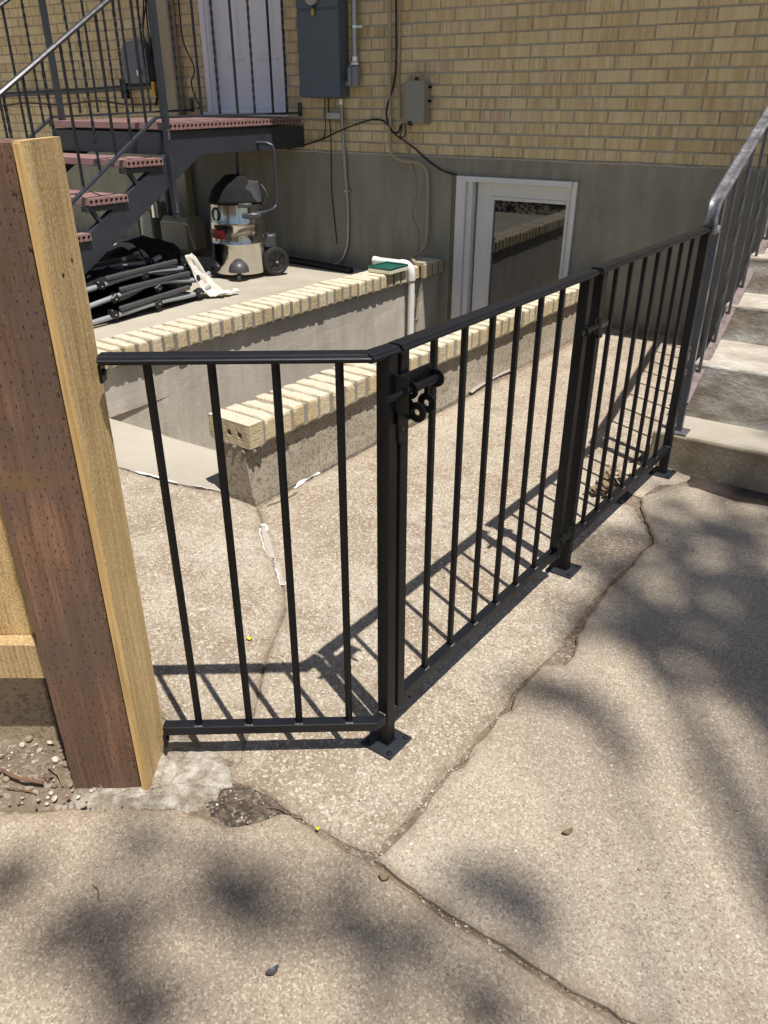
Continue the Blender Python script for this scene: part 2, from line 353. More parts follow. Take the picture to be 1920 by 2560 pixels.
# ---------------------------------------------------------------- mesh helpers
class MB:
    def __init__(s): s.v = []; s.f = []
    def add(s, vs, fs):
        b = len(s.v); s.v += [tuple(v) for v in vs]; s.f += [tuple(i+b for i in f) for f in fs]; return s
    def box(s, c, d, rot=None, ch=0.0):
        x, y, z = (q/2 for q in d); c = Vector(c)
        R = rot if rot is not None else Matrix.Identity(3)
        if ch <= 0:
            vs = [Vector((i*x, j*y, k*z)) for i in (-1, 1) for j in (-1, 1) for k in (-1, 1)]
            fs = [(0, 1, 3, 2), (4, 6, 7, 5), (0, 4, 5, 1), (2, 3, 7, 6), (0, 2, 6, 4), (1, 5, 7, 3)]
        else:
            bm = bmesh.new(); bmesh.ops.create_cube(bm, size=1)
            for v in bm.verts: v.co = Vector((v.co.x*2*x, v.co.y*2*y, v.co.z*2*z))
            bmesh.ops.bevel(bm, geom=bm.edges[:], offset=ch, segments=1, affect='EDGES', profile=0.5)
            bm.verts.index_update(); vs = [v.co.copy() for v in bm.verts]; fs = [[v.index for v in f.verts] for f in bm.faces]; bm.free()
        return s.add([R @ v + c for v in vs], fs)
    def bar(s, a, b, w, h, up=(0, 0, 1), ch=0.0):
        a = Vector(a); b = Vector(b); y = (b-a).normalized(); up = Vector(up)
        if abs(y.dot(up)) > 0.98: up = Vector((0.063, 0.998, 0))
        x = y.cross(up).normalized(); z = x.cross(y)
        return s.box((a+b)/2, (w, (b-a).length, h), Matrix((x, y, z)).transposed(), ch)
    def prism(s, prof, a, b, up=(0, 0, 1)):
        # prof: (across, up) points, extruded from a to b
        a = Vector(a); b = Vector(b); y = (b-a).normalized(); x = y.cross(Vector(up)).normalized(); z = x.cross(y); n = len(prof)
        vs = [a+x*p[0]+z*p[1] for p in prof]+[b+x*p[0]+z*p[1] for p in prof]
        fs = [(i, i+n, (i+1) % n+n, (i+1) % n) for i in range(n)]+[tuple(range(n)), tuple(range(2*n-1, n-1, -1))]
        return s.add(vs, fs)
    def tube(s, path, r, n=8, cap=True, flat=None):
        P = [Vector(p) for p in path]; rings = []; prev = None
        for i, p in enumerate(P):
            t = (P[min(i+1, len(P)-1)]-P[max(i-1, 0)]).normalized()
            u = prev if prev is not None else (Vector((0, 0, 1)) if abs(t.z) < 0.9 else Vector((1, 0, 0)))
            u = (u-t*u.dot(t)).normalized(); prev = u; v = t.cross(u)
            rr = r[i] if isinstance(r, (list, tuple)) else r
            rings.append([p+(u*math.cos(2*math.pi*k/n)+v*math.sin(2*math.pi*k/n))*rr for k in range(n)])
        vs = [q for g in rings for q in g]; fs = []
        for i in range(len(P)-1):
            for k in range(n): fs.append((i*n+k, i*n+(k+1) % n, (i+1)*n+(k+1) % n, (i+1)*n+k))
        if cap: fs += [tuple(range(n-1, -1, -1)), tuple(range((len(P)-1)*n, len(P)*n))]
        return s.add(vs, fs)
    def cyl(s, a, b, r, n=12): return s.tube([a, b], r, n)
    def lathe(s, c, prof, n=24, axis=(0, 0, 1)):
        c = Vector(c); Z = Vector(axis).normalized(); X = Z.orthogonal().normalized(); Y = Z.cross(X); m = len(prof)
        vs = [c+Z*h+(X*math.cos(2*math.pi*k/n)+Y*math.sin(2*math.pi*k/n))*r for r, h in prof for k in range(n)]
        fs = [(i*n+k, i*n+(k+1) % n, (i+1)*n+(k+1) % n, (i+1)*n+k) for i in range(m-1) for k in range(n)]
        if prof[0][0] > 1e-5: fs.append(tuple(range(n-1, -1, -1)))
        if prof[-1][0] > 1e-5: fs.append(tuple(range((m-1)*n, m*n)))
        return s.add(vs, fs)
    def twist(s, a, b, w, turns, n=40):
        a = Vector(a); b = Vector(b); vs = []; fs = []
        for i in range(n+1):
            t = i/n; p = a.lerp(b, t); e = max(0.0, min(1.0, (t-0.06)/0.88)); g = e*turns*2*math.pi
            for k in range(4):
                q = g+math.pi/4+k*math.pi/2; vs.append(p+Vector((math.cos(q), math.sin(q), 0))*w*0.7071)
        for i in range(n):
            for k in range(4): fs.append((i*4+k, i*4+(k+1) % 4, (i+1)*4+(k+1) % 4, (i+1)*4+k))
        return s.add(vs, fs)

WORLD = {}
def mesh_of(name, mb, mat, smooth=False, origin=None):
    me = bpy.data.meshes.new(name)
    o = Vector(origin) if origin is not None else None
    if o is None:
        xs, ys, zs = zip(*mb.v); o = Vector(((min(xs)+max(xs))/2, (min(ys)+max(ys))/2, min(zs)))
    me.from_pydata([Vector(v)-o for v in mb.v], [], mb.f); me.update()
    bm = bmesh.new(); bm.from_mesh(me); bmesh.ops.recalc_face_normals(bm, faces=bm.faces[:]); bm.to_mesh(me); bm.free()
    me.materials.append(mat)
    if smooth:
        for p in me.polygons: p.use_smooth = True
        if smooth != 'all':
            try: me.set_sharp_from_angle(angle=math.radians(38))
            except Exception: pass
    return me, o
def link(name, me, loc, parent=None, rot=None):
    o = bpy.data.objects.new(name, me); COL.objects.link(o); WORLD[o.name] = Vector(loc)
    if parent is not None: o.parent = parent; o.location = Vector(loc)-WORLD[parent.name]
    else: o.location = loc
    if rot is not None: o.rotation_euler = rot
    return o
def obj(name, mb, mat, parent=None, smooth=False, label=None, cat=None, group=None, kind=None, origin=None):
    me, o = mesh_of(name, mb, mat, smooth, origin)
    ob = link(name, me, o, parent)
    tag(ob, label, cat, group, kind); return ob
def tag(o, label=None, cat=None, group=None, kind=None):
    if label: o['label'] = label
    if cat: o['category'] = cat
    if group: o['group'] = group
    if kind: o['kind'] = kind
    return o
def thing(name, label, cat, loc, group=None, kind=None):
    e = bpy.data.objects.new(name, None); COL.objects.link(e); e.location = loc; e.empty_display_size = 0.1
    WORLD[e.name] = Vector(loc); tag(e, label, cat, group, kind); return e
def spline(pts, k=6):
    P = [Vector(p) for p in pts]; out = []
    for i in range(len(P)-1):
        p0 = P[max(i-1, 0)]; p1 = P[i]; p2 = P[i+1]; p3 = P[min(i+2, len(P)-1)]
        for j in range(k):
            t = j/k
            out.append(0.5*((2*p1)+(p2-p0)*t+(2*p0-5*p1+4*p2-p3)*t*t+(3*p1-p0-3*p2+p3)*t**3))
    return out+[P[-1]]
def slab(name, outline, z, thick, mat, parent, jit=0.0042, step=0.02, kind=None, label=None, rim=0.032):
    pts = []
    n = len(outline); rnd = random.Random(len(outline)*13+int(z*1000))
    for i in range(n):
        a = Vector((*outline[i], 0)); b = Vector((*outline[(i+1) % n], 0)); L = (b-a).length; m = max(1, int(min(L/step, 60)))
        for j in range(m):
            p = a.lerp(b, j/m); q = mnoise.noise(Vector((p.x*22, p.y*22, 3.1)))*jit*1.6+rnd.uniform(-1, 1)*jit*0.35
            nrm = Vector((-(b-a).y, (b-a).x, 0)).normalized()
            pts.append(p+nrm*q)
    # top surface: outline, three bands of points inside it, joined by a constrained triangulation
    import numpy as np
    from mathutils.geometry import delaunay_2d_cdt
    O = np.array([(p.x, p.y) for p in pts]); N = len(O); E2 = np.roll(O, -1, 0)
    area = 0.5*np.sum(O[:, 0]*E2[:, 1]-E2[:, 0]*O[:, 1]); sg = 1 if area > 0 else -1
    tan = np.roll(O, -2, 0)-np.roll(O, 2, 0); tan /= np.maximum(np.linalg.norm(tan, axis=1), 1e-9)[:, None]
    nin = np.stack([-tan[:, 1], tan[:, 0]], 1)*sg
    def dist(Q):
        out = np.empty(len(Q))
        for k in range(0, len(Q), 400):
            q = Q[k:k+400, None, :]; a = O[None]; ab = E2[None]-a; t = np.clip(((q-a)*ab).sum(2)/np.maximum((ab**2).sum(2), 1e-12), 0, 1)
            out[k:k+400] = np.sqrt((((a+ab*t[..., None])-q)**2).sum(2).min(1))
        return out
    def inside(Q):
        x, y = Q[:, 0:1], Q[:, 1:2]; x1, y1 = O[None, :, 0], O[None, :, 1]; x2, y2 = E2[None, :, 0], E2[None, :, 1]
        c_ = ((y1 > y) != (y2 > y)) & (x < (x2-x1)*(y-y1)/np.where(y2 == y1, 1e-12, y2-y1)+x1)
        return c_.sum(1) % 2 == 1
    V = [O]
    for off_in, every in ((0.006, 1), (0.018, 2), (0.036, 2)):
        Q = (O+nin*off_in)[::every]; ok = inside(Q) & (dist(Q) > off_in*0.8); V.append(Q[ok])
    V = np.concatenate(V); res = delaunay_2d_cdt([Vector(v) for v in V], [(k, (k+1) % N) for k in range(N)], [], 1, 1e-6)
    rv = np.array([(v.x, v.y) for v in res[0]]); orig = res[3]; dd = dist(rv)
    c0 = rv.mean(0); zs = [z-0.005+rnd.uniform(-0.0025, 0.001) if d < 1e-4 else z for d in dd]
    vs = [(x-c0[0], y-c0[1], zz) for (x, y), zz in zip(rv, zs)]; fs = [tuple(f) for f in res[2]]
    vals = list(np.clip(1-dd/0.036, 0, 1)) if rim else [0.0]*len(vs)
    cnt = {}
    for f in fs:
        for a, b in zip(f, f[1:]+f[:1]): cnt[(a, b)] = 1
    for (a, b) in list(cnt):
        if (b, a) not in cnt:
            k = len(vs); vs += [(vs[a][0], vs[a][1], z-thick), (vs[b][0], vs[b][1], z-thick)]; vals += [1.0, 1.0]; fs.append((b, a, k, k+1))
    me = bpy.data.meshes.new(name); me.from_pydata(vs, [], fs); me.update(); me.materials.append(mat)
    me.attributes.new('rim', 'FLOAT', 'POINT').data.foreach_set('value', vals)
    o = link(name, me, (c0[0], c0[1], 0), parent); tag(o, label, None, None, kind); return o

# ================================================================ THE SETTING
W = 5.2                                # house wall plane
# bed of soil under and around the slabs, one sheet to the horizon (with the stairwell cut out)
def ring_sheet(x0, x1, y0, y1, hx0, hx1, hy0, hy1, z):
    mb = MB(); vs = [(x0, y0, z), (x1, y0, z), (x1, y1, z), (x0, y1, z), (hx0, hy0, z), (hx1, hy0, z), (hx1, hy1, z), (hx0, hy1, z)]
    return mb.add(vs, [(0, 1, 5, 4), (1, 2, 6, 5), (2, 3, 7, 6), (3, 0, 4, 7)])
obj('ground', ring_sheet(-150, 150, -150, 150, -3.05, -1.75, 2.06, 5.9, -0.009), M['dirt'], kind='structure', origin=(0, 0, -0.016))

pav = thing('pavement', None, None, (0, 0, 0), kind='structure')
Bside = [(-0.597, 0.878), (-0.587, 0.917), (-0.578, 0.99), (-0.576, 1.037), (-0.58, 1.07), (-0.579, 1.105), (-0.58, 1.156), (-0.566, 1.187), (-0.567, 1.219), (-0.574, 1.258), (-0.564, 1.3), (-0.568, 1.373), (-0.553, 1.421), (-0.563, 1.452), (-0.563, 1.549), (-0.555, 1.625), (-0.506, 1.657), (-0.505, 1.726), (-0.524, 1.785), (-0.53, 1.93), (-0.536, 2.087), (-0.517, 2.195), (-0.513, 2.267), (-0.513, 2.347), (-0.5, 2.449), (-0.528, 2.519), (-0.598, 2.655), (-0.64, 2.762)]
Aside = [(-0.613, 0.893), (-0.604, 0.937), (-0.595, 1.014), (-0.593, 1.091), (-0.588, 1.138), (-0.586, 1.202), (-0.579, 1.268), (-0.579, 1.331), (-0.573, 1.385), (-0.575, 1.454), (-0.575, 1.554), (-0.566, 1.634), (-0.548, 1.724), (-0.553, 1.85), (-0.559, 1.989), (-0.546, 2.074), (-0.531, 2.18), (-0.525, 2.277), (-0.522, 2.36), (-0.509, 2.444), (-0.54, 2.522), (-0.598, 2.619), (-0.643, 2.69)]
Alow = [(-1.017, 0.893), (-0.979, 0.875), (-0.894, 0.883), (-0.843, 0.88), (-0.788, 0.878), (-0.71, 0.876), (-0.66, 0.878)]
crack = [(-1.819, 1.905), (-1.738, 1.839), (-1.682, 1.769), (-1.626, 1.739), (-1.481, 1.615), (-1.386, 1.537), (-1.312, 1.455), (-1.256, 1.349), (-1.208, 1.25), (-1.172, 1.192), (-1.112, 1.101), (-1.006, 0.926)]
off = lambda pts, d: [(x+d, y+d*0.7) for x, y in pts]
# slab under the gate, right of the old crack
slab('slab', off(crack, 0.0012)[::-1]+[(-1.8, 2.4), (-1.72, 3.6), (-1.66, 4.6), (-1.62, 5.19), (-0.66, 5.19), (-0.74, 3.2), (-0.83, 2.98), (-0.80, 2.75), (-0.72, 2.68)]+Aside[::-1]+Alow[::-1], 0.0, 0.03, M['slab_old'], pav)
# slab left of the crack, as far as the stairwell sill and the fence
slab('slab', off(crack, -0.0006)+[(-1.08, 0.90), (-1.35, 0.95), (-2.9, 0.9), (-2.9, 1.86), (-2.45, 1.862), (-2.33, 1.872), (-2.23, 1.877), (-2.13, 1.90), (-2.03, 1.92), (-1.85, 1.915)], 0.0, 0.03, M['slab_old'], pav)
# broad sandy slabs in front
slab('slab', Bside[::-1]+[(-0.597, 0.874), (-0.513, 0.866), (-0.424, 0.854), (-0.299, 0.853), (-0.173, 0.846), (-0.063, 0.85), (0.6, 0.86), (2.5, 0.88), (2.5, 2.93), (0.4, 2.94), (-0.221, 2.955), (-0.333, 2.93), (-0.423, 2.95), (-0.476, 2.968), (-0.523, 2.965), (-0.575, 2.93)], 0.007, 0.035, M['slab_sand'], pav)
slab('slab', [(-2.6, 0.05), (-1.9, 0.22), (-1.311, 0.545), (-1.274, 0.575), (-1.228, 0.615), (-1.119, 0.69), (-1.006, 0.755), (-0.906, 0.77), (-0.867, 0.803), (-0.847, 0.835), (-0.828, 0.870), (-0.722, 0.863), (-0.63, 0.866), (-0.616, 0.869), (-0.504, 0.856), (-0.418, 0.845), (-0.291, 0.843), (-0.166, 0.836), (-0.07, 0.838), (0.6, 0.846), (2.5, 0.86), (2.5, -2.5), (-2.6, -2.5)], 0.0, 0.03, M['slab_tan'], pav)
# apron between the fence and the steps
slab('slab', [(-0.80, 3.06), (-0.82, 2.93), (-0.70, 2.80), (-0.645, 2.78), (-0.62, 2.93), (-0.56, 2.985), (-0.52, 3.07), (-0.60, 3.1), (-0.70, 3.12)], 0.001, 0.03, M['slab_sand'], pav, rim=0)

# damp soil strip along the bottom step and dark soil by the fence
def patch(name, outline, z, mat, label, amp=0.012, seed=1, kind='stuff', k=26, cat=None):
    cx = sum(p[0] for p in outline)/len(outline); cy = sum(p[1] for p in outline)/len(outline)
    dense = []
    n = len(outline)
    for i in range(n):
        a = outline[i]; b = outline[(i+1) % n]
        for j in range(8):
            t = j/8; dense.append((a[0]+(b[0]-a[0])*t, a[1]+(b[1]-a[1])*t))
    mb = MB(); R = 9; N = len(dense); vs = [(cx, cy, z+amp*0.8)]
    for r in range(1, R+1):
        t = r/R
        for (x, y) in dense:
            px = cx+(x-cx)*t; py = cy+(y-cy)*t
            q = mnoise.fractal(Vector((px*k, py*k, seed)), 0.8, 2.0, 4)
            e = 1-t**3
            if r == R: px += q*0.012; py += mnoise.noise(Vector((px*k, py*k, seed+4)))*0.012
            vs.append((px, py, z+e*amp*(0.6+0.9*q)-(0.012 if r == R else 0)))
    fs = [(0, 1+i, 1+(i+1) % N) for i in range(N)]
    for r in range(R-1):
        for i in range(N): fs.append((1+r*N+i, 1+r*N+(i+1) % N, 1+(r+1)*N+(i+1) % N, 1+(r+1)*N+i))
    mb.add(vs, fs)
    return obj(name, mb, mat, smooth='all', label=label, cat=cat, kind=kind)
patch('damp_soil', [(-0.575, 3.085), (-0.52, 3.0), (-0.476, 2.96), (-0.423, 2.935), (-0.333, 2.915), (-0.221, 2.94), (0.2, 2.93), (0.9, 2.93), (0.9, 3.085)], 0.002, M['soil'], 'dark damp soil strip along the foot of the concrete steps', 0.006, 2)
patch('damp_soil', [(-0.80, 2.72), (-0.73, 2.62), (-0.68, 2.70), (-0.67, 2.80), (-0.74, 2.92), (-0.80, 3.0), (-0.84, 2.9)], -0.006, M['soil'], 'dark soil hollow under the right fence panel beside the steps', 0.008, 5)
patch('dirt_pocket', [(-0.985, 0.872), (-1.0, 0.80), (-0.955, 0.775), (-0.90, 0.775), (-0.862, 0.805), (-0.84, 0.845), (-0.80, 0.878), (-0.87, 0.89), (-0.92, 0.885)], -0.004, M['dirt_dark'], 'pocket of loose dark soil where the footing meets the slabs', 0.009, 8, 'stuff', 60)
patch('loose_dirt', [(-1.13, 0.70), (-1.23, 0.60), (-1.32, 0.54), (-1.9, 0.3), (-1.95, 0.62), (-1.5, 0.72), (-1.28, 0.76)], -0.006, M['dirt'], 'loose brown dirt with debris at the left of the timber post', 0.02, 3)
patch('footing_cement', [(-1.06, 0.725), (-1.10, 0.70), (-1.16, 0.655), (-1.21, 0.63), (-1.26, 0.615), (-1.30, 0.78), (-1.18, 0.92), (-1.06, 0.93), (-1.0, 0.90), (-0.955, 0.868), (-0.975, 0.845), (-0.955, 0.815), (-0.985, 0.79), (-1.0, 0.755), (-1.03, 0.745)], -0.002, M['footing'], 'lumpy white cement poured round the foot of the timber post', 0.011, 11, 'structure', 75)

# ---------------------------------------------------------------- areaway (sunken stairwell)
SL = 0.052
AX = lambda x0, y0: (lambda y: x0+SL*(y-y0))
fR = AX(-1.832, 1.994); fL = AX(-2.98, 3.155)
ANG = math.atan(-SL)                          # rotation of coping bricks about z
def brick_mesh(name, d, ch, jit, seed, mat):
    bm = bmesh.new(); bmesh.ops.create_cube(bm, size=1); rnd = random.Random(seed)
    for v in bm.verts:
        v.co = Vector((v.co.x*d[0], v.co.y*d[1], v.co.z*d[2]))+Vector((rnd.uniform(-jit, jit), rnd.uniform(-jit, jit), rnd.uniform(-jit, jit)))
    bmesh.ops.bevel(bm, geom=bm.edges[:], offset=ch, segments=1, affect='EDGES', profile=0.5)
    me = bpy.data.meshes.new(name); bm.to_mesh(me); bm.free(); me.materials.append(mat); return me
def cope_mesh(seed):
    d = (0.213, 0.0625, 0.092); bm = bmesh.new(); bmesh.ops.create_cube(bm, size=1); rnd = random.Random(seed)
    bmesh.ops.subdivide_edges(bm, edges=bm.edges[:], cuts=7, use_grid_fill=True)
    chips = [Vector((rnd.choice((-1, 1))*rnd.uniform(0.2, 1)*d[0]/2, rnd.choice((-1, 1))*d[1]/2, rnd.choice((-1, 1, 1))*d[2]/2)) for _ in range(5)]
    for v in bm.verts:
        q = v.co*2; p = Vector((q.x*d[0]/2, q.y*d[1]/2, q.z*d[2]/2))
        m = sorted((abs(q.x)*1.0, abs(q.y), abs(q.z)))
        if m[1] > 0.99: p -= Vector((math.copysign(0.0035, p.x) if abs(q.x) > 0.99 else 0, math.copysign(0.0035, p.y) if abs(q.y) > 0.99 else 0, math.copysign(0.0035, p.z) if abs(q.z) > 0.99 else 0))
        for c in chips:
            l = (p-c).length
            if l < 0.022: p *= 1-0.10*(1-l/0.022)
        n_ = Vector((mnoise.noise(p*60+Vector((seed, 0, 0))), mnoise.noise(p*60+Vector((0, seed, 0))), mnoise.noise(p*60+Vector((0, 0, seed))))); v.co = p+n_*0.0016
    bmesh.ops.recalc_face_normals(bm, faces=bm.faces[:])
    me = bpy.data.meshes.new('brick'); bm.to_mesh(me); bm.free(); me.materials.append(M['brick_cope']); return me
cope = [cope_mesh(i+3) for i in range(9)] if True else [brick_mesh('brick', (0.213, 0.0615, 0.092), 0.006, 0.0034, i, M['brick_cope']) for i in range(6)]
def coping_wall(label, fx, y0, y1, ybrick, body_mat, wall_t, bottom, taper=0.0):
    t = thing('areaway_wall', label, 'wall', (fx(y0)-0.1, y0, 0))
    nx = Vector((1, -SL, 0)).normalized(); ay = Vector((SL, 1, 0)).normalized()
    P = lambda y, d, z: Vector((fx(y), y, z))-nx*d
    mb = MB(); N = 44
    a0, a1 = wall_t
    rows = [bottom, -0.4, -0.02, 0.0, 0.06, 0.14, 0.228]
    for side in (0, 1):
        d = a0 if side == 0 else a1
        vs = []; fs = []
        for i in range(N+1):
            y = y0+(y1-y0)*i/N
            for z in rows:
                q = mnoise.noise(Vector((y*7, z*9, side*5)))*0.0035+(0.006 if (z < 0.03 and side == 0 and taper) else 0)
                vs.append(P(y, d-q-(taper*max(0.0, 1-max(z, 0)/0.228) if side == 0 else 0), z))
        m = len(rows)
        for i in range(N):
            for j in range(m-1): fs.append((i*m+j, (i+1)*m+j, (i+1)*m+j+1, i*m+j+1))
        mb.add(vs, fs)
    for y in (y0, y1):
        mb.add([P(y, a0-0.003-taper, bottom), P(y, a0-0.003-taper, 0.0), P(y, a0, 0.228), P(y, a1, 0.228), P(y, a1, bottom)], [(0, 1, 2, 3, 4)])
    obj('body', mb, body_mat, t)
    mm = MB(); mm.bar(P(y0+0.02, 0.1065, 0.2655), P(y1, 0.1065, 0.2655), 0.197, 0.083)
    obj('mortar_bed', mm, M['mortar_cope'], t)
    y = ybrick; k = 0; rnd = random.Random(int(y0*100))
    while y < y1-0.02:
        c = P(y+0.033, 0.1065+rnd.uniform(-0.004, 0.004), 0.2715+rnd.uniform(-0.002, 0.002))
        o = link('brick', cope[rnd.randrange(9)], c, t, (rnd.uniform(-0.012, 0.012), rnd.uniform(-0.012, 0.012), ANG+rnd.uniform(-0.02, 0.02)+(math.pi if rnd.random() < 0.5 else 0)))
        y += 0.0787; k += 1
    return t, P
tR, PR = coping_wall('low stairwell wall behind the gate with rough cement side and raw cored brick at its near end', fR, 1.918, 5.19, 1.996, M['parge_rough'], (0.045, 0.185), -1.0, 0.036)
tL, PL = coping_wall('far stairwell wall with light cement face, white pipe and green tray on its brick coping', fL, 1.25, 5.19, 1.26, M['parge_light'], (0.042, 0.2), -1.0)
# broken end brick with its core holes showing, at the near end of the right coping
def cored_end():
    nx = Vector((1, -SL, 0)).normalized(); ay = Vector((SL, 1, 0)).normalized(); up = Vector((0, 0, 1))
    o = Vector((fR(1.92), 1.915, 0.2715)); mb = MB(); dep = 0.07
    L = 0.213; hh = 0.046
    holes = [0.052, 0.107, 0.162]; r = 0.0135
    P3 = lambda d, z, y: o-nx*d+up*z+ay*y
    # end face: strips between holes, each hole cell a square ring round an octagon
    cells = [(0.0795-0.0275*2+0.0, 0)]
    xs = [0.0, 0.0245, 0.0795, 0.1345, 0.1895, L]
    for i, (x0, x1) in enumerate(zip(xs[:-1], xs[1:])):
        wob = lambda x, z: 0.004*mnoise.noise(Vector((x*50, z*50, 1)))
        if i in (1, 2, 3):
            cx = (x0+x1)/2; oc = [(cx+r*math.cos(a*math.pi/4), r*math.sin(a*math.pi/4)-0.002) for a in range(8)]
            sq = [(x1, 0), (x1, hh), (cx, hh), (x0, hh), (x0, 0), (x0, -hh), (cx, -hh), (x1, -hh)]
            vs = [P3(x, z, wob(x, z)) for x, z in sq]+[P3(x, z, wob(x, z)) for x, z in oc]+[P3(x, z, dep*0.9) for x, z in oc]
            fs = []
            for k in range(8):
                k2 = (k+1) % 8
                fs.append((k, k2, 8+k2, 8+k)); fs.append((8+k, 8+k2, 16+k2, 16+k))
            fs.append(tuple(range(16, 24)))
            mb.add(vs, fs)
        else:
            mb.add([P3(x, z, wob(x, z)) for x, z in [(x0, -hh), (x0, hh), (x1, hh), (x1, -hh)]], [(0, 1, 2, 3)])
    w4 = [(0, -hh), (0, hh), (L, hh), (L, -hh)]
    for a in range(4):
        p, q = w4[a], w4[(a+1) % 4]
        mb.add([P3(*p, 0), P3(*q, 0), P3(*q, dep), P3(*p, dep)], [(0, 1, 2, 3)])
    mb.add([P3(*p, dep) for p in w4], [(0, 1, 2, 3)])
    obj('brick', mb, M['brick_cope'], tR, label='weathered end brick showing round core holes')
    lump = MB()
    random.seed(3)
    for i in range(26):
        d = random.uniform(0.0, 0.05) if i < 14 else random.uniform(0, 0.2)
        c = P3(d, -hh-random.uniform(-0.03, 0.02) if i < 14 else -hh-random.uniform(0, 0.014), random.uniform(0.0, 0.075))
        rr = random.uniform(0.007, 0.013)
        lump.lathe(c, [(0, -rr), (rr*0.7, -rr*0.6), (rr, 0), (rr*0.7, rr*0.6), (0, rr)], 7, (random.random(), random.random(), 1))
    obj('mortar_lump', lump, M['mortar_cope'], tR)
cored_end()
# sill, steps and floor of the stairwell
aw = thing('areaway_steps', None, None, (-2.45, 2.0, -1.0), kind='structure')
xa, xb = -3.06, -2.0
for i in range(6):
    y0 = 1.872+0.29*i if i else 1.872; z1 = 0.002-0.175*i
    mb = MB()
    if i == 0:
        mb.add([(xa, 1.80, z1), (-2.44, 1.874, z1), (-2.335, 1.884, z1), (-2.228, 1.889, z1), (-2.13, 1.911, z1), (-1.99, 1.93, z1), (xb, 2.2, z1), (-2.63, 2.196, z1), (-2.66, 2.212, z1), (xa, 2.213, z1)]+
               [(xa, 1.80, z1-0.17), (-2.44, 1.874, z1-0.17), (-2.335, 1.884, z1-.17), (-2.228, 1.889, z1-.17), (-2.13, 1.911, z1-.17), (-1.99, 1.93, z1-.17), (xb, 2.2, z1-.17), (-2.63, 2.196, z1-.17), (-2.66, 2.212, z1-.17), (xa, 2.213, z1-.17)],
               [tuple(range(10))]+[(k, (k+1) % 10, (k+1) % 10+10, k+10) for k in range(10)])
    else:
        mb.box(((xa+xb)/2, 2.2+0.29*(i-0.5), z1-0.25), (xb-xa, 0.292, 0.5))
    obj('step', mb, M['patio'], aw)
mb = MB(); mb.box((-2.45, 4.9, -1.05), (1.4, 2.6, 0.1)); obj('floor', mb, M['patio'], aw)
# raised patio behind the far coping
mb = MB()
mb.add([(-3.02, 0.2, 0.0), (-12, 0.2, 0.0), (-12, 5.5, 0.0), (-3.02, 5.5, 0.0)], [(0, 1, 2, 3)])
def patio():
    mb = MB(); vs = []; nx, ny = 40, 44; fs = []
    for i in range(nx+1):
        for j in range(ny+1):
            y = 1.5+(5.3-1.5)*j/ny
            x = fL(y)-0.10-(9.0*(i/nx)**1.6)
            e = min(1, i/1.0)
            vs.append((x, y, 0.168+mnoise.fractal(Vector((x*3, y*3, 0)), 1, 2, 4)*0.006))
    for i in range(nx):
        for j in range(ny): fs.append((i*(ny+1)+j, (i+1)*(ny+1)+j, (i+1)*(ny+1)+j+1, i*(ny+1)+j+1))
    mb.add(vs, fs); return mb
obj('patio', patio(), M['patio'], kind='structure', smooth='all')

hd = MB(); hr_ = random.Random(41)  # hedge added out of view, to darken the door glass reflection
for i in range(5200):
    p = Vector((hr_.uniform(-7.2, -3.25), hr_.uniform(0.55, 1.35), 0.02+0.95*hr_.random()**0.8)); p.z *= 0.85+0.2*mnoise.noise(Vector((p.x*3, p.y*3, 0)))
    a = Vector((hr_.uniform(-1, 1), hr_.uniform(-1, 1), hr_.uniform(-0.6, 0.6))).normalized(); b = a.cross(Vector((hr_.uniform(-.5, .5), hr_.uniform(-.5, .5), 1))).normalized(); L = hr_.uniform(0.03, 0.06); w_ = L*0.45
    hd.add([p-a*L, p+b*w_, p+a*L, p-b*w_], [(0, 1, 2, 3)])
hg = thing('hedge', 'dark leafy hedge added behind the timber fence to darken the basement door glass reflection', 'hedge', (-5.2, 0.95, 0))
hf = obj('foliage', hd, M['leafgreen'], hg); hf['kind'] = 'stuff'
# caulk lines
def ribbon(name, pts, r, label, flat=0.35, z=0.004):
    mb = MB(); P = spline([(x, y, z) for x, y in pts], 10)
    P = [p+Vector((mnoise.noise(p*40)*0.005, mnoise.noise(p*40+Vector((5, 5, 5)))*0.005, 0)) for p in P]
    rr = [max(0.0012, r*(0.55+1.3*mnoise.noise(p*16))) for p in P]
    mb.tube(P, rr, 8)
    mb.v = [(x, y, z+(zz-z)*flat) for x, y, zz in mb.v]
    return obj(name, mb, M['caulk'], smooth='all', label=label, cat='caulk')
ribbon('caulk_line', [(-2.47, 1.865), (-2.441, 1.868), (-2.335, 1.879), (-2.228, 1.884), (-2.132, 1.906), (-2.06, 1.922)], 0.008, 'white caulk bead along the concrete sill of the stairwell')
ribbon('caulk_line', [(-1.80, 2.10), (-1.808, 2.14), (-1.814, 2.19), (-1.806, 2.27)], 0.011, 'white caulk bead along the foot of the right stairwell wall')
def caulk_patch(pts, label):
    mb = MB(); n = len(pts); c = (sum(p[0] for p in pts)/n, sum(p[1] for p in pts)/n)
    vs = [(x, y, -0.001) for x, y in pts]+[(c[0]+(x-c[0])*0.8, c[1]+(y-c[1])*0.8, 0.0022) for x, y in pts]
    mb.add(vs, [(i, (i+1) % n, (i+1) % n+n, i+n) for i in range(n)]+[tuple(range(n, 2*n))])
    return obj('caulk_smear', mb, M['caulk_grey'], label=label, cat='caulk')
M['caulk_grey'] = simple('smeared grey caulk', (0.42, 0.375, 0.315), 0.6, 0, 0.14, 0.3, 90)
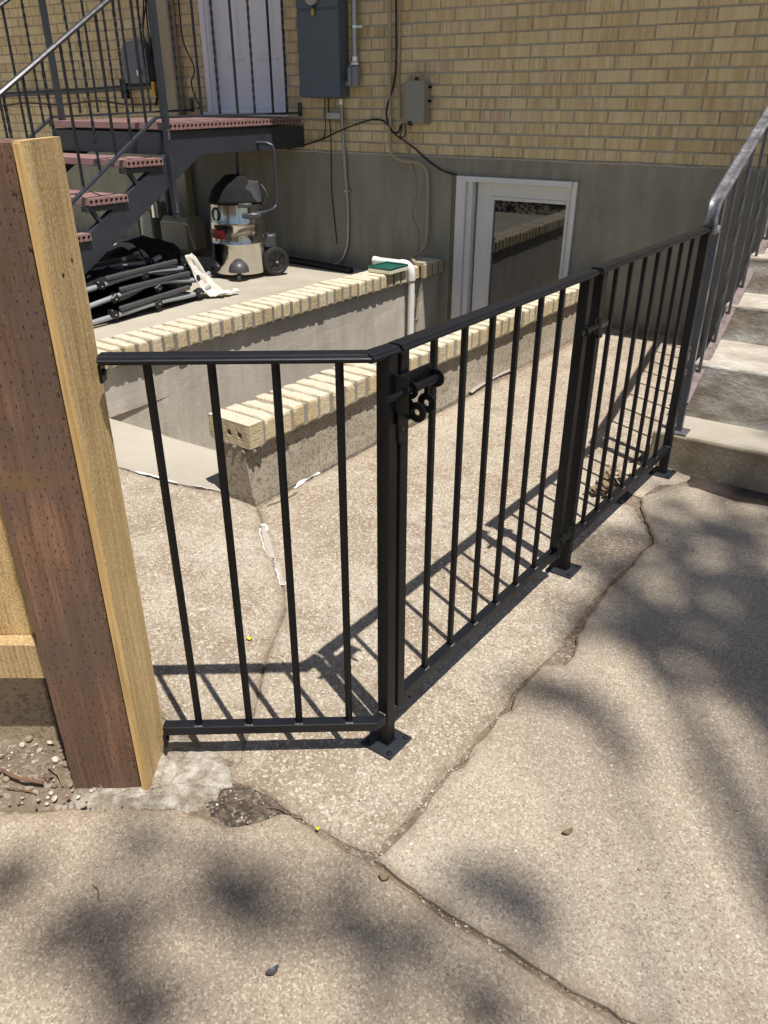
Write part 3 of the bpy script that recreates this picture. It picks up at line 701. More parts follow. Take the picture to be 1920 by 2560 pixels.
caulk_patch([(-1.712, 1.812), (-1.70, 1.79), (-1.66, 1.748), (-1.60, 1.695), (-1.55, 1.662), (-1.53, 1.66), (-1.535, 1.674), (-1.57, 1.706), (-1.61, 1.74), (-1.651, 1.777), (-1.69, 1.812)], 'longer pale caulk smear on the crack near the stairwell corner')
caulk_patch([(-1.515, 1.652), (-1.50, 1.628), (-1.478, 1.604), (-1.437, 1.571), (-1.405, 1.542), (-1.395, 1.556), (-1.43, 1.59), (-1.46, 1.618), (-1.495, 1.652)], 'shorter pale caulk smear farther along the crack')
ribbon('caulk_line', [(-1.712, 1.806), (-1.706, 1.816), (-1.692, 1.808), (-1.682, 1.796), (-1.672, 1.79)], 0.007, 'white blob of caulk at the stairwell end of the longer smear', 0.35, 0.002)
ribbon('caulk_line', [(-1.70, 1.786), (-1.66, 1.744), (-1.60, 1.693), (-1.55, 1.660), (-1.525, 1.658), (-1.50, 1.632)], 0.0028, 'thin white caulk rim along the longer smear', 0.4, 0.002)
ribbon('caulk_line', [(-1.478, 1.612), (-1.44, 1.578), (-1.408, 1.546), (-1.394, 1.552), (-1.405, 1.566)], 0.003, 'thin white caulk rim round the end of the shorter smear', 0.4, 0.002)

# ================================================================ HOUSE
house = thing('house', 'buff brick house with grey cement foundation and two white doors', 'house', (-3, W, -1.0))
BX0, BX1, BZ0 = -5.124, -4.305, 1.262           # landing door opening
DX0, DX1, DZ1 = -2.796, -1.920, 0.886           # basement door opening
# foundation: pieces around the basement door
mb = MB()
def plate(x0, x1, z0, z1, y, t=0.25):
    mb.box(((x0+x1)/2, y+t/2, (z0+z1)/2), (x1-x0, t, z1-z0))
plate(-12, DX0-0.046, -1.1, 1.0, W-0.004); plate(DX1+0.004, 5, -1.1, 1.0, W-0.004); plate(DX0-0.046, DX1+0.004, DZ1+0.002, 1.0, W-0.004)
obj('foundation', mb, M['parge'], house)
mb = MB(); mb.box((DX0-0.023, W+0.03, -0.1), (0.044, 0.062, 1.97)); obj('door_buck', mb, simple('bare grey wood', (0.20, 0.165, 0.13), 0.85, 0, 0.25), house)
# mortar backing of brickwork
mb = MB()
plate(-12, BX0-0.004, 1.0, 3.1, W+0.007); plate(BX1+0.004, 5, 1.0, 3.1, W+0.007); plate(BX0-0.004, BX1+0.004, 1.0, BZ0-0.03, W+0.007); plate(BX0-0.004, BX1+0.004, 3.0, 3.1, W+0.007)
obj('mortar', mb, M['mortar'], house)
# bricks
PIT, CR = 0.217, 0.07225; BL, BH = 0.207, 0.0625
wallb = [brick_mesh('brick', (BL, 0.05, BH), 0.0025, 0.0018, 20+i, M['brick_wall']) for i in range(6)]
CAMP = Vector((0, 0, 1.35)); FW = Vector((-0.549*math.cos(math.radians(27.866)), 0.836*math.cos(math.radians(27.866)), -math.sin(math.radians(27.866))))
RT = Vector((0.836, 0.549, 0)); UPV = RT.cross(FW)
cand = []
rowsN = 29
for k in range(rowsN):
    z = 1.0+CR*(k+0.5)+0.003; x0 = -2.107+(0 if k % 2 == 0 else PIT/2)
    for i in range(-46, 34):
        xl = x0+PIT*i+0.005; xr = xl+BL
        if xr < -9.5 or xl > 4: continue
        segs = [(xl, xr)]
        if z > BZ0-0.03 and z < 3.0:
            out = []
            for a, b in segs:
                if b <= BX0-0.006 or a >= BX1+0.006: out.append((a, b))
                else:
                    if a < BX0-0.035: out.append((a, BX0-0.006))
                    if b > BX1+0.035: out.append((BX1+0.006, b))
            segs = out
        for a, b in segs:
            c = Vector(((a+b)/2, W+0.025, z)); v = c-CAMP; d = v.dot(FW)
            px = v.dot(RT)/d*1950; py = v.dot(UPV)/d*1950
            vis = abs(px) < 1010 and abs(py) < 1330
            cand.append((not vis, d, a, b, z))
cand.sort()
rest = MB(); rnd = random.Random(5)
for n, (nv, d, a, b, z) in enumerate(cand):
    c = ((a+b)/2, W+0.025+rnd.uniform(-0.0015, 0.0015), z+rnd.uniform(-0.0012, 0.0012))
    if n < 300 and not nv:
        o = link('brick', wallb[rnd.randrange(6)], c, house, (0, rnd.uniform(-0.004, 0.004), math.pi if rnd.random() < 0.5 else 0))
        if b-a < BL-0.01: o.scale = ((b-a)/BL, 1, 1)
    else:
        rest.box(c, (b-a, 0.05, BH))
mf = brick_mat('combed buff brick far', 'x', 1.08); geo = mf.node_tree.nodes.new('ShaderNodeNewGeometry')
for l in list(mf.node_tree.links):
    if l.from_node.type == 'OBJECT_INFO' and l.from_socket.name == 'Random': mf.node_tree.links.new(geo.outputs['Random Per Island'], l.to_socket)
ob = obj('brickwork', rest, mf, house); ob['kind'] = 'stuff'
# mortar smear under the lowest course
mb = MB()
for i in range(120):
    x = -8+i*0.067
    if x > 0.2: break
    r = 0.006+0.006*abs(mnoise.noise(Vector((x*9, 0, 0)))); mb.box((x, W-0.003, 1.0+mnoise.noise(Vector((x*6, 3, 0)))*0.008), (0.07, 0.008, r*1.6))
obj('mortar_drip', mb, M['mortar'], house)
# eave
mb = MB(); mb.box((-3.5, 4.905, 2.925), (17, 0.71, 0.05)); mb.box((-3.5, 4.55, 2.96), (17, 0.02, 0.16)); obj('eave', mb, M['soffit'], house)
mb = MB(); mb.add([(-12, 4.50, 3.04), (5, 4.50, 3.04), (5, 10, 5.2), (-12, 10, 5.2), (-12, 4.50, 3.06), (5, 4.50, 3.06), (5, 10, 5.22), (-12, 10, 5.22)], [(0, 1, 2, 3), (4, 5, 6, 7), (0, 1, 5, 4), (1, 2, 6, 5), (2, 3, 7, 6), (3, 0, 4, 7)])
obj('roof', mb, M['shingle'], house)
# basement door
door = MB()
yd = W+0.075
fx0, fx1 = -2.664, -1.948; gx0, gx1, gz1, gz0 = -2.532, -2.008, 0.737, -0.75
def stile(m, x0, x1, z0, z1, y0, t): m.box(((x0+x1)/2, y0+t/2, (z0+z1)/2), (x1-x0, t, z1-z0), None, 0.003)
stile(door, fx0, gx0-0.022, -0.98, 0.845, yd-0.03, 0.045); stile(door, gx1+0.022, fx1, -0.98, 0.845, yd-0.03, 0.045)
stile(door, gx0-0.022, gx1+0.022, gz1+0.022, 0.845, yd-0.03, 0.045); stile(door, gx0-0.022, gx1+0.022, -0.98, gz0-0.022, yd-0.03, 0.045)
d1 = obj('door', door, M['white_paint'], house, label='white basement door with one large dark glass pane')
fr = MB()
for a in ((gx0-0.022, gx0, gz0-0.022, gz1+0.022), (gx1, gx1+0.022, gz0-0.022, gz1+0.022), (gx0, gx1, gz1, gz1+0.022), (gx0, gx1, gz0-0.022, gz0)):
    stile(fr, *a, yd-0.034, 0.03)
obj('glazing_frame', fr, M['white_paint'], d1)
gl = MB(); gl.box(((gx0+gx1)/2, yd-0.012, (gz0+gz1)/2), (gx1-gx0, 0.006, gz1-gz0)); obj('pane', gl, M['glass'], d1)
f2 = MB()
stile(f2, DX0, -2.722, -1.0, DZ1, W-0.028, 0.10); stile(f2, -2.722, -2.678, -1.0, 0.858, W-0.004, 0.12)
stile(f2, fx1, DX1, -1.0, DZ1, W-0.028, 0.14)
stile(f2, -2.722, DX1-0.035, 0.850, DZ1, W-0.028, 0.14)
obj('door_frame', f2, M['white_paint'], house)
mb = MB(); mb.box((-2.671, yd+0.01, -0.07), (0.014, 0.03, 1.85)); obj('shaded_gap', mb, M['dark'], house)  # dark strip painted in the open gap beside the door, for its shade
# landing door: panelled
dl = MB(); y0 = W+0.07
def recess_panel(x0, x1, z0, z1): return (x0, x1, z0, z1)
ix0, ix1 = BX0+0.075, BX1-0.03
pz0 = 1.62
px = [(ix0+0.085, ix0+0.085+0.20), (ix1-0.085-0.20, ix1-0.085)]
dl.box(((ix0+ix1)/2, y0+0.02, 2.15), (ix1-ix0, 0.04, 1.78))
d2 = obj('door', dl, M['white_cool'], house, label='white panelled door at the stair landing')
for (a, b) in px:
    m = MB()
    for (q0, q1, r0, r1) in ((a, b, pz0, pz0+0.018), ):
        m.box(((q0+q1)/2, y0-0.004, (r0+r1)/2), (q1-q0, 0.016, r1-r0), None, 0.004)
    m.add([(a+0.03, y0-0.001, pz0+0.03), (b-0.03, y0-0.001, pz0+0.03), (b-0.05, y0-0.012, pz0+0.055), (a+0.05, y0-0.012, pz0+0.055), (b-0.05, y0-0.012, 2.88), (a+0.05, y0-0.012, 2.88), (a+0.03, y0-0.001, 2.9), (b-0.03, y0-0.001, 2.9)],
          [(0, 1, 2, 3), (3, 2, 4, 5), (0, 3, 5, 6), (1, 7, 4, 2)])
    obj('panel_moulding', m, M['white_cool'], d2)
m = MB()
for (q0, q1) in ((BX0, BX0+0.05), (BX0+0.05, BX0+0.072), (BX1-0.028, BX1)):
    m.box(((q0+q1)/2, W+0.03 if q0 != BX0+0.05 else W+0.045, 2.13), (q1-q0, 0.085, 1.74), None, 0.003)
m.box(((BX0+BX1)/2, W+0.03, 3.0-0.02), (BX1-BX0, 0.085, 0.05))
obj('door_frame', m, M['white_cool'], house)
m = MB(); m.box(((BX0+BX1)/2, W+0.0, BZ0-0.012), (BX1-BX0-0.002, 0.14, 0.02)); m.box(((BX0+BX1)/2+0.02, W+0.035, BZ0+0.008), (BX1-BX0-0.11, 0.05, 0.018)); obj('threshold', m, M['white_cool'], house)

# ================================================================ THINGS ON THE HOUSE WALL
t = thing('electrical_panel', 'tall dark grey electrical panel on the brick wall right of the landing door', 'electrical panel', (-3.88, W, 1.36))
mb = MB(); mb.box((-3.885, W-0.062, 1.78), (0.355, 0.12, 0.832), None, 0.004); obj('enclosure', mb, M['panel_grey'], t)
mb = MB(); mb.box((-3.885, W-0.125, 1.632), (0.361, 0.008, 0.53), None, 0.003); obj('lower_cover', mb, M['panel_grey'], t)
mb = MB(); mb.box((-3.885, W-0.1265, 2.055), (0.361, 0.010, 0.29), None, 0.003); obj('upper_cover', mb, M['panel_grey'], t)
mb = MB(); mb.lathe((-3.905, W-0.13, 1.985), [(0.06, 0), (0.062, 0.03), (0.05, 0.034)], 24, (0, -1, 0)); obj('meter_ring', mb, M['galv'], t, True)
mb = MB(); mb.box((-3.90, W-0.138, 1.918), (0.028, 0.014, 0.022), None, 0.003); obj('latch', mb, M['bolt'], t)
mb = MB(); mb.box((-3.912, W-0.142, 1.884), (0.024, 0.006, 0.042), None, 0.004); obj('tag', mb, M['yellow'], t)
def pipe(name, pts, r, mat, label, cat, clips=(), clipmat=None, k=6, group=None, collars=()):
    t = thing(name, label, cat, pts[0] if pts[0][2] < pts[-1][2] else pts[-1], group)
    mb = MB(); mb.tube(spline(pts, k), r, 10); obj('run', mb, M[mat], t, True)
    for c in clips:
        m = MB(); c = Vector(c); m.cyl(c-Vector((0, 0, 0.007)), c+Vector((0, 0, 0.007)), r*1.25, 10); m.box(c+Vector((r*2.1, 0.012, 0)), (r*2, 0.006, 0.014))
        obj('strap', m, M['shiny'], t, True)
    for c in collars:
        m = MB(); c = Vector(c); m.cyl(c-Vector((0, 0, 0.018)), c+Vector((0, 0, 0.018)), r*1.45, 12); obj('collar', m, M['shiny'], t, True)
    return t
pipe('conduit', [(-3.76, 5.16, 1.352), (-3.757, 5.165, 1.185), (-3.742, 5.17, 0.889), (-3.727, 5.175, 0.616), (-3.732, 5.175, 0.42), (-3.745, 5.17, 0.32), (-3.79, 5.15, 0.22), (-3.87, 5.10, 0.178)], 0.0125, 'galv', 'slim galvanised conduit running down from the grey electrical panel to the patio', 'conduit', [(-3.738, 5.173, 0.735)], None, 6, None, [(-3.7605, 5.16, 1.335)])
t = thing('conduit', 'thick galvanised conduit with square grey elbow fitting beside the electrical panel', 'conduit', (-3.622, 5.15, 1.42))
mb = MB(); mb.cyl((-3.622, 5.15, 2.4), (-3.625, 5.15, 1.60), 0.0205, 14); obj('run', mb, M['galv'], t, True)
mb = MB(); mb.cyl((-3.625, 5.15, 1.615), (-3.625, 5.15, 1.585), 0.026, 14); mb.cyl((-3.625, 5.15, 1.58), (-3.625, 5.15, 1.565), 0.028, 6); obj('collar', mb, M['shiny'], t, True)
mb = MB(); mb.box((-3.622, 5.148, 1.495), (0.064, 0.062, 0.135), None, 0.016); mb.box((-3.645, 5.11, 1.492), (0.03, 0.012, 0.12), None, 0.005); mb.cyl((-3.655, 5.15, 1.452), (-3.70, 5.15, 1.455), 0.019, 12); obj('elbow_fitting', mb, simple('grey casting', (0.26, 0.27, 0.30), 0.45, 0.2), t, True)
mb = MB(); mb.cyl((-3.624, 5.15, 1.80), (-3.624, 5.15, 1.786), 0.024, 12); mb.box((-3.588, 5.165, 1.793), (0.05, 0.01, 0.014)); obj('strap', mb, M['shiny'], t, True)
pipe('conduit', [(-3.345, 5.165, 2.4), (-3.343, 5.165, 1.6), (-3.338, 5.165, 1.144), (-3.334, 5.163, 1.05), (-3.30, 5.16, 0.99), (-3.215, 5.16, 0.963), (-3.129, 5.163, 0.961), (-3.06, 5.165, 0.935), (-3.022, 5.165, 0.87), (-3.015, 5.165, 0.66), (-3.018, 5.165, 0.445), (-3.05, 5.14, 0.36), (-3.05, 5.02, 0.338), (-2.96, 4.90, 0.335), (-2.925, 4.865, 0.335)], 0.0115, 'tan', 'tan conduit down the wall that jogs right and bends onto the coping', 'conduit', [(-3.343, 5.166, 1.2)])
pipe('conduit', [(-3.272, 5.175, 2.4), (-3.274, 5.178, 1.77), (-3.282, 5.182, 1.50), (-3.276, 5.184, 1.40), (-3.268, 5.184, 1.23)], 0.0065, 'tan', 'thin tan tube beside the black cable above the small grey box', 'conduit')
def cable(pts, r, label, mat='cable', name='cable', k=8):
    mb = MB(); mb.tube(spline(pts, k), r, 7); return obj(name, mb, M[mat], smooth='all', label=label, cat='cable')
cable([(-3.297, 5.16, 2.4), (-3.296, 5.165, 1.93), (-3.295, 5.17, 1.595), (-3.318, 5.175, 1.437), (-3.354, 5.15, 1.311), (-3.357, 5.15, 1.237), (-3.322, 5.165, 1.154), (-3.273, 5.165, 1.145), (-3.237, 5.15, 1.195)], 0.007, 'black cable hanging from above and looping into the small grey box')
cable([(-4.30, 5.17, 1.01), (-4.182, 5.185, 1.032), (-4.081, 5.188, 1.055), (-3.939, 5.188, 1.093), (-3.773, 5.15, 1.146), (-3.588, 5.188, 1.206), (-3.47, 5.188, 1.226), (-3.384, 5.188, 1.2), (-3.285, 5.14, 1.136), (-3.161, 5.188, 1.054), (-3.039, 5.188, 0.973), (-2.918, 5.188, 0.912), (-2.80, 5.185, 0.889)], 0.0055, 'black cable draped in a peak across the brick down to the basement door corner')
cable([(-3.21, 5.12, 1.205), (-3.215, 5.12, 1.16), (-3.225, 5.12, 1.125), (-3.20, 5.12, 1.118), (-3.18, 5.12, 1.15), (-3.185, 5.12, 1.205)], 0.0045, 'short black cable loop under the small grey box')
cable([(-3.894, 5.187, 1.36), (-3.895, 5.187, 1.27), (-3.887, 5.187, 1.203), (-3.88, 5.187, 1.104), (-3.887, 5.187, 0.833), (-3.887, 5.187, 0.72), (-3.865, 5.187, 0.488), (-3.849, 5.187, 0.34)], 0.004, 'thin dark cord hanging straight down from the white junction box')
cable([(-3.93, 5.187, 1.36), (-3.928, 5.187, 1.2), (-3.935, 5.187, 1.12), (-3.965, 5.187, 1.088)], 0.0035, 'short thin cord curling left below the electrical panel')
cable([(-3.262, 5.18, 1.42), (-3.24, 5.188, 1.15), (-3.193, 5.19, 0.998), (-3.129, 5.19, 0.82), (-3.14, 5.19, 0.70), (-3.167, 5.19, 0.612), (-3.12, 5.19, 0.52), (-3.102, 5.19, 0.476), (-3.111, 5.19, 0.311)], 0.0028, 'thin tan wire wandering down the grey foundation by the jogged conduit', 'tan')
cable([(-4.19, 5.19, 1.07), (-4.14, 5.19, 1.14), (-4.11, 5.19, 1.21), (-3.9, 5.19, 1.205), (-3.6, 5.19, 1.195), (-3.33, 5.19, 1.198)], 0.003, 'thin grey wire running level along the low brick courses', 'tan')
cable([(-8.2, 5.19, 1.29), (-7.954, 5.19, 1.294), (-7.494, 5.19, 1.319), (-7.014, 5.19, 1.307), (-6.496, 5.19, 1.337), (-6.078, 5.19, 1.31), (-5.676, 5.19, 1.317), (-5.54, 5.19, 1.31)], 0.006, 'black cable sagging along the brick wall behind the staircase')
t = thing('junction_box', 'small white junction box on the brick under the electrical panel', 'box', (-3.83, W, 1.225))
mb = MB(); mb.box((-3.83, W-0.026, 1.245), (0.122, 0.05, 0.042), None, 0.004); obj('body', mb, M['cream2'] if 'cream2' in M else simple('off white box', (0.52, 0.50, 0.45), 0.5), t)
mb = MB(); mb.cyl((-3.865, W-0.051, 1.245), (-3.865, W-0.054, 1.245), 0.004, 8); obj('screw', mb, M['bolt'], t)
t = thing('utility_box', 'small beige grey utility box on the brick wall right of the black cable', 'utility box', (-3.12, W, 1.2))
mb = MB(); mb.box((-3.128, W-0.028, 1.327), (0.196, 0.05, 0.255), None, 0.006); obj('back_case', mb, M['box_grey'], t)
mb = MB(); mb.prism([(-0.098, -0.127), (-0.098, 0.127), (0.05, 0.127), (0.05, -0.127)], (-3.125, W-0.0545, 1.335), (-3.125, W-0.10, 1.335)); obj('cover', mb, M['box_grey'], t)
mb = MB(); mb.prism([(0.0, 0.0), (0.048, 0.0), (0.048, 0.042), (0.018, 0.052), (0.0, 0.052)], (-3.074, W-0.05, 1.222), (-3.074, W-0.05, 1.452)) if False else mb.box((-3.05, W-0.075, 1.337), (0.044, 0.045, 0.228), None, 0.012); obj('side_cover', mb, M['box_grey'], t)
mb = MB(); mb.box((-3.12, W-0.045, 1.472), (0.026, 0.02, 0.026), None, 0.003); mb.box((-3.022, W-0.03, 1.425), (0.02, 0.02, 0.015)); mb.box((-3.022, W-0.03, 1.342), (0.02, 0.02, 0.015)); obj('lug', mb, M['bolt'], t)
mb = MB(); mb.box((-3.138, W-0.092, 1.207), (0.036, 0.02, 0.03), None, 0.003); obj('port', mb, simple('dark recess', (0.04, 0.038, 0.03), 0.6), t)
mb = MB(); mb.lathe((-3.03, W-0.09, 1.35), [(0.004, -0.002), (0.010, 0), (0.004, 0.002)], 10, (1, 0, 0)); mb.tube(spline([(-3.03, W-0.09, 1.36), (-3.022, W-0.085, 1.33), (-3.03, W-0.085, 1.30)], 4), 0.0025, 6); obj('seal', mb, M['galv'], t)
t = thing('utility_box', 'grey round-topped meter box on the brick wall behind the staircase', 'meter box', (-5.8, W, 1.47))
mb = MB(); mb.prism([(-0.145, 0), (0.145, 0), (0.145, 0.24), (0.11, 0.285), (0.04, 0.305), (-0.04, 0.305), (-0.11, 0.285), (-0.145, 0.24)], (-5.80, W-0.005, 1.472), (-5.80, W-0.12, 1.472)); obj('case', mb, simple('mid grey enamel', (0.15, 0.165, 0.175), 0.5), t)
mb = MB(); mb.box((-5.74, W-0.14, 1.545), (0.02, 0.03, 0.04)); obj('tag', mb, M['shiny'], t)
t = thing('gas_pipe', 'black horizontal pipe clamped along the brick wall behind the staircase', 'pipe', (-6.7, 5.12, 1.39))
mb = MB(); mb.tube([(-8.6, 5.12, 1.374), (-7.809, 5.12, 1.391), (-6.605, 5.12, 1.418), (-5.53, 5.12, 1.455)], 0.022, 10); obj('run', mb, M['stair_steel'], t, True)
mb = MB(); mb.box((-6.0, 5.12, 1.43), (0.06, 0.06, 0.15)); obj('clamp', mb, M['black'], t)
mb = MB(); mb.box((-5.60, 5.08, 1.43), (0.03, 0.03, 0.10)); obj('handle', mb, M['yellow'], t)
t = thing('downspout', 'tan rectangular downspout on the wall between meter box and landing door', 'downspout', (-5.45, W, 0.3))
mb = MB(); mb.box((-5.455, W-0.05, 1.35), (0.145, 0.08, 2.1), None, 0.01); mb.bar((-5.455, W-0.05, 0.34), (-5.56, W-0.09, 0.23), 0.08, 0.12); obj('pipe', mb, M['tan'], t)
t = thing('vent_pipe', 'black vertical pipe with tangled cables left of the tan downspout', 'pipe', (-5.58, 5.12, 0.9))
mb = MB(); mb.tube([(-5.60, 5.14, 0.7), (-5.60, 5.14, 2.5)], 0.025, 10); obj('run', mb, M['cable'], t, True)
rnd = random.Random(9)
for i in range(4):
    m = MB(); P = [(-5.6+rnd.uniform(-.07, .09), 5.08+rnd.uniform(-.02, .05), 2.3-0.25*j) for j in range(5)]; m.tube(spline(P, 6), 0.006, 6); obj('cable', m, M['cable'], t, 'all')
cable([(-5.24, 5.12, 2.3), (-5.28, 5.14, 1.95), (-5.26, 5.13, 1.75), (-5.18, 5.13, 1.60), (-5.18, 5.13, 1.53), (-5.24, 5.15, 1.47), (-5.22, 5.16, 1.36), (-5.18, 5.16, 1.31), (-5.20, 5.16, 1.28)], 0.006, 'black cable wriggling down the brick left of the landing door')

# ================================================================ BACK STAIRCASE (steel, mauve planks)
st = thing('metal_staircase', 'black steel staircase with mauve plank treads, landing and twisted baluster railings', 'staircase', (-4.7, 3.4, 0.17))
XN, XF = -4.15, -5.3
pp = []                                        # plank profile: four keyhole flutes open at the bottom
pw, ph = 0.1445, 0.040
top = [(0, 0), (0, ph), (pw, ph), (pw, 0)]
prof = [(0, 0.004), (0.004, ph), (pw-0.004, ph), (pw, 0.004), (pw-0.003, 0)]
for i in range(3, -1, -1):
    c = 0.0181+0.0361*i; r = 0.0115; hz = 0.0205
    prof += [(c+0.0035, 0)]
    a0 = math.radians(-72)
    for s_ in range(0, 9):
        a = math.radians(-72)+math.radians(324)*s_/8
        prof.append((c+r*math.cos(a), hz+r*math.sin(a)))
    prof += [(c-0.0035, 0)]
prof.append((0.003, 0))
def plank_mesh(L):
    m = MB(); n = len(prof)
    # profile runs along +y, extruded along -x from x=0
    vs = [(0, p[0], p[1]) for p in prof]+[(-L, p[0], p[1]) for p in prof]
    m.add(vs, [(i, i+n, (i+1) % n+n, (i+1) % n) for i in range(n)]+[tuple(range(n)), tuple(range(2*n-1, n-1, -1))])
    me, o = mesh_of('plank', m, M['plank'], False, (0, 0, 0)); return me
pm = plank_mesh(1.20)
for i in range(9): link('plank', pm, (-4.118, 3.815+0.1472*i, 1.180+0.0015*i), st)
TR = [(3.445, 0.985), (3.130, 0.797), (2.818, 0.609), (2.505, 0.421)]
for y, z in TR:
    for j in range(2): link('plank', pm, (-4.118, y+0.1472*j, z), st)
def stringer(x):
    m = MB(); prof2 = [(2.32, 0.173), (2.60, 0.173), (4.09, 1.028), (5.19, 1.028), (5.19, 1.172), (3.82, 1.172), (3.80, 1.045), (3.46, 0.848), (2.30, 0.165)]
    n = len(prof2); vs = [(x, y, z) for y, z in prof2]+[(x-0.045, y, z) for y, z in prof2]
    m.add(vs, [(i, (i+1) % n, (i+1) % n+n, i+n) for i in range(n)]+[tuple(range(n)), tuple(range(2*n-1, n-1, -1))])
    return obj('stringer', m, M['stair_steel'], st)
stringer(XN+0.012); stringer(XF+0.05)
for y in (3.84, 4.5, 5.15):
    m = MB(); m.box((-4.72, y, 1.10), (1.05, 0.05, 0.13)); obj('landing_beam', m, M['stair_steel'], st)
for y, z in TR:
    m = MB(); m.box((XN-0.01, y+0.12, z-0.02), (0.05, 0.26, 0.03)); m.bar((XN-0.005, y+0.02, z-0.01), (XN-0.005, y+0.10, z-0.12), 0.03, 0.02); obj('tread_bracket', m, M['stair_steel'], st)
def rail_cap(m, a, b, w_=0.04):
    m.prism([(-w_/2, 0), (-w_/2, 0.012), (-w_*0.3, 0.020), (-w_*0.12, 0.016), (w_*0.12, 0.016), (w_*0.3, 0.020), (w_/2, 0.012), (w_/2, 0)], a, b)
m = MB(); rail_cap(m, (XN, 2.30, 1.118), (XN, 3.80, 2.01)); rail_cap(m, (XN, 3.80, 2.02), (XN, 5.18, 2.05)); obj('handrail', m, simple('glossy dark rail', (0.045, 0.045, 0.05), 0.28, 0.3), st)
m = MB(); rail_cap(m, (XF, 2.30, 1.118), (XF, 3.84, 2.01)); rail_cap(m, (XF, 3.84, 2.02), (XF, 5.18, 2.05)); obj('handrail', m, bpy.data.materials['glossy dark rail'], st)
m = MB(); m.bar((XN, 2.40, 0.44), (XN, 3.745, 1.250), 0.028, 0.014); m.bar((XN, 3.745, 1.252), (XN, 5.16, 1.262), 0.028, 0.014); m.box((XN, 5.17, 1.285), (0.03, 0.012, 0.09)); obj('bottom_rail', m, M['stair_steel'], st)
m = MB(); m.bar((XF, 2.40, 0.42), (XF, 3.84, 1.240), 0.028, 0.014); m.bar((XF, 3.84, 1.242), (XF, 5.18, 1.275), 0.028, 0.014); m.box((XF, 5.185, 1.31), (0.03, 0.012, 0.10)); obj('bottom_rail', m, M['stair_steel'], st)
m = MB(); m.box((XN+0.030, 3.795, 1.43), (0.034, 0.034, 1.55)); obj('post', m, M['stair_steel'], st)
m = MB(); m.box((XF, 3.92, 1.60), (0.034, 0.034, 0.80)); obj('post', m, M['stair_steel'], st)
m = MB()
for z in (0.72, 1.15):
    for i in range(5): m.lathe((XN+0.049, 3.79+0.003*(i % 2), z-0.02+0.012*i), [(0, -0.008), (0.006, 0), (0, 0.008)], 6)
obj('weld', m, M['weld'], st)
def baluster(x, y, z0, z1, tw):
    m = MB()
    if tw: m.twist((x, y, z0), (x, y, z1), 0.0135, 3.2, 44)
    else: m.box((x, y, (z0+z1)/2), (0.0125, 0.0125, z1-z0))
    obj('baluster', m, M['stair_bar'], st)
zsl = lambda y: 0.847+0.602*(y-3.075)-0.0
for i in range(11):
    y = 3.665-0.1325*i
    baluster(XN, y, zsl(y)+0.02, 1.118+0.595*(y-2.30)+0.005, i % 2 == 1)
for i, y in enumerate([3.962, 4.145, 4.314, 4.488, 4.664, 4.861, 5.02]): baluster(XN, y, 1.26, 2.03, i % 2 == 0)
for i, y in enumerate([4.084, 4.24, 4.413, 4.568, 4.74, 4.90, 5.06]): baluster(XF, y, 1.265, 2.03, i % 2 == 0)
for i in range(9):
    y = 3.765-0.15*i; baluster(XF, y, 1.2+0.58*(y-3.765), 1.118+0.58*(y-2.30), i % 2 == 0)

# ================================================================ BLACK GATE AND PANELS
D = Vector((0.063, 0.998, 0)).normalized(); P1 = Vector((-0.755, 1.16, 0)); NN = Vector((D.y, -D.x, 0))     # NN towards the camera side
F = lambda s, z, n=0.0: P1+D*s+NN*n+Vector((0, 0, z))
PW = 0.0295; RZ = 0.9440; BZ = 0.125
CAPP = [(-0.0165, 0), (-0.0205, 0.001), (-0.0212, 0.002), (-0.0212, 0.0045), (-0.0198, 0.006), (-0.0172, 0.007), (-0.0160, 0.0102), (-0.0135, 0.0116), (0, 0.0122), (0.0135, 0.0116), (0.0160, 0.0102), (0.0172, 0.007), (0.0198, 0.006), (0.0212, 0.0045), (0.0212, 0.002), (0.0205, 0.001), (0.0165, 0)]
def caprail(m, a, b):
    m.prism(CAPP, a, b)
    a2 = Vector(a); b2 = Vector(b); m.bar(a2-Vector((0, 0, 0.0024)), b2-Vector((0, 0, 0.0024)), 0.027, 0.0046)
def vpost(m, p, z0, z1, w_): m.bar((p.x, p.y, z0), (p.x, p.y, z1), w_, w_, ch=0.0018)
def plate_with_screws(t, p, lx, rotd, mat='black_dusty_sheen'):
    R = Matrix((Vector((rotd.y, -rotd.x, 0)), rotd, Vector((0, 0, 1)))).transposed()
    m = MB(); m.box((p.x, p.y, 0.0045), (lx, lx, 0.006), R, 0.0015); pl = obj('base_plate', m, M[mat], t)
    for sx in (-1, 1):
        for sy in (-1, 1):
            c = R @ Vector((sx*lx*0.37, sy*lx*0.37, 0))+Vector((p.x, p.y, 0.0075))
            m = MB(); m.lathe(c, [(0.0062, 0), (0.0062, 0.0015), (0.0048, 0.004), (0.0026, 0.005), (0.0024, 0.003), (0, 0.003)], 12); obj('screw', m, M['black'], pl, True)
    m = MB()
    for i in range(14):
        a = i/14*4; s_ = int(a); tt = a-s_; e = [(-1, -1), (1, -1), (1, 1), (-1, 1), (-1, -1)]
        x = e[s_][0]+(e[s_+1][0]-e[s_][0])*tt; y = e[s_][1]+(e[s_+1][1]-e[s_][1])*tt
        m.lathe(R @ Vector((x*PW*0.52, y*PW*0.52, 0))+Vector((p.x, p.y, 0.007)), [(0, -0.003), (0.004, 0), (0, 0.005)], 6)
    obj('weld', m, M['black'], t, True)
def weld_at(m, c, dirv, r=0.004):
    for i in range(5): m.lathe(Vector(c)+Vector(dirv)*((i-2)*0.0036), [(0, -r*0.4), (r*0.9, 0), (0, r*0.7)], 6)
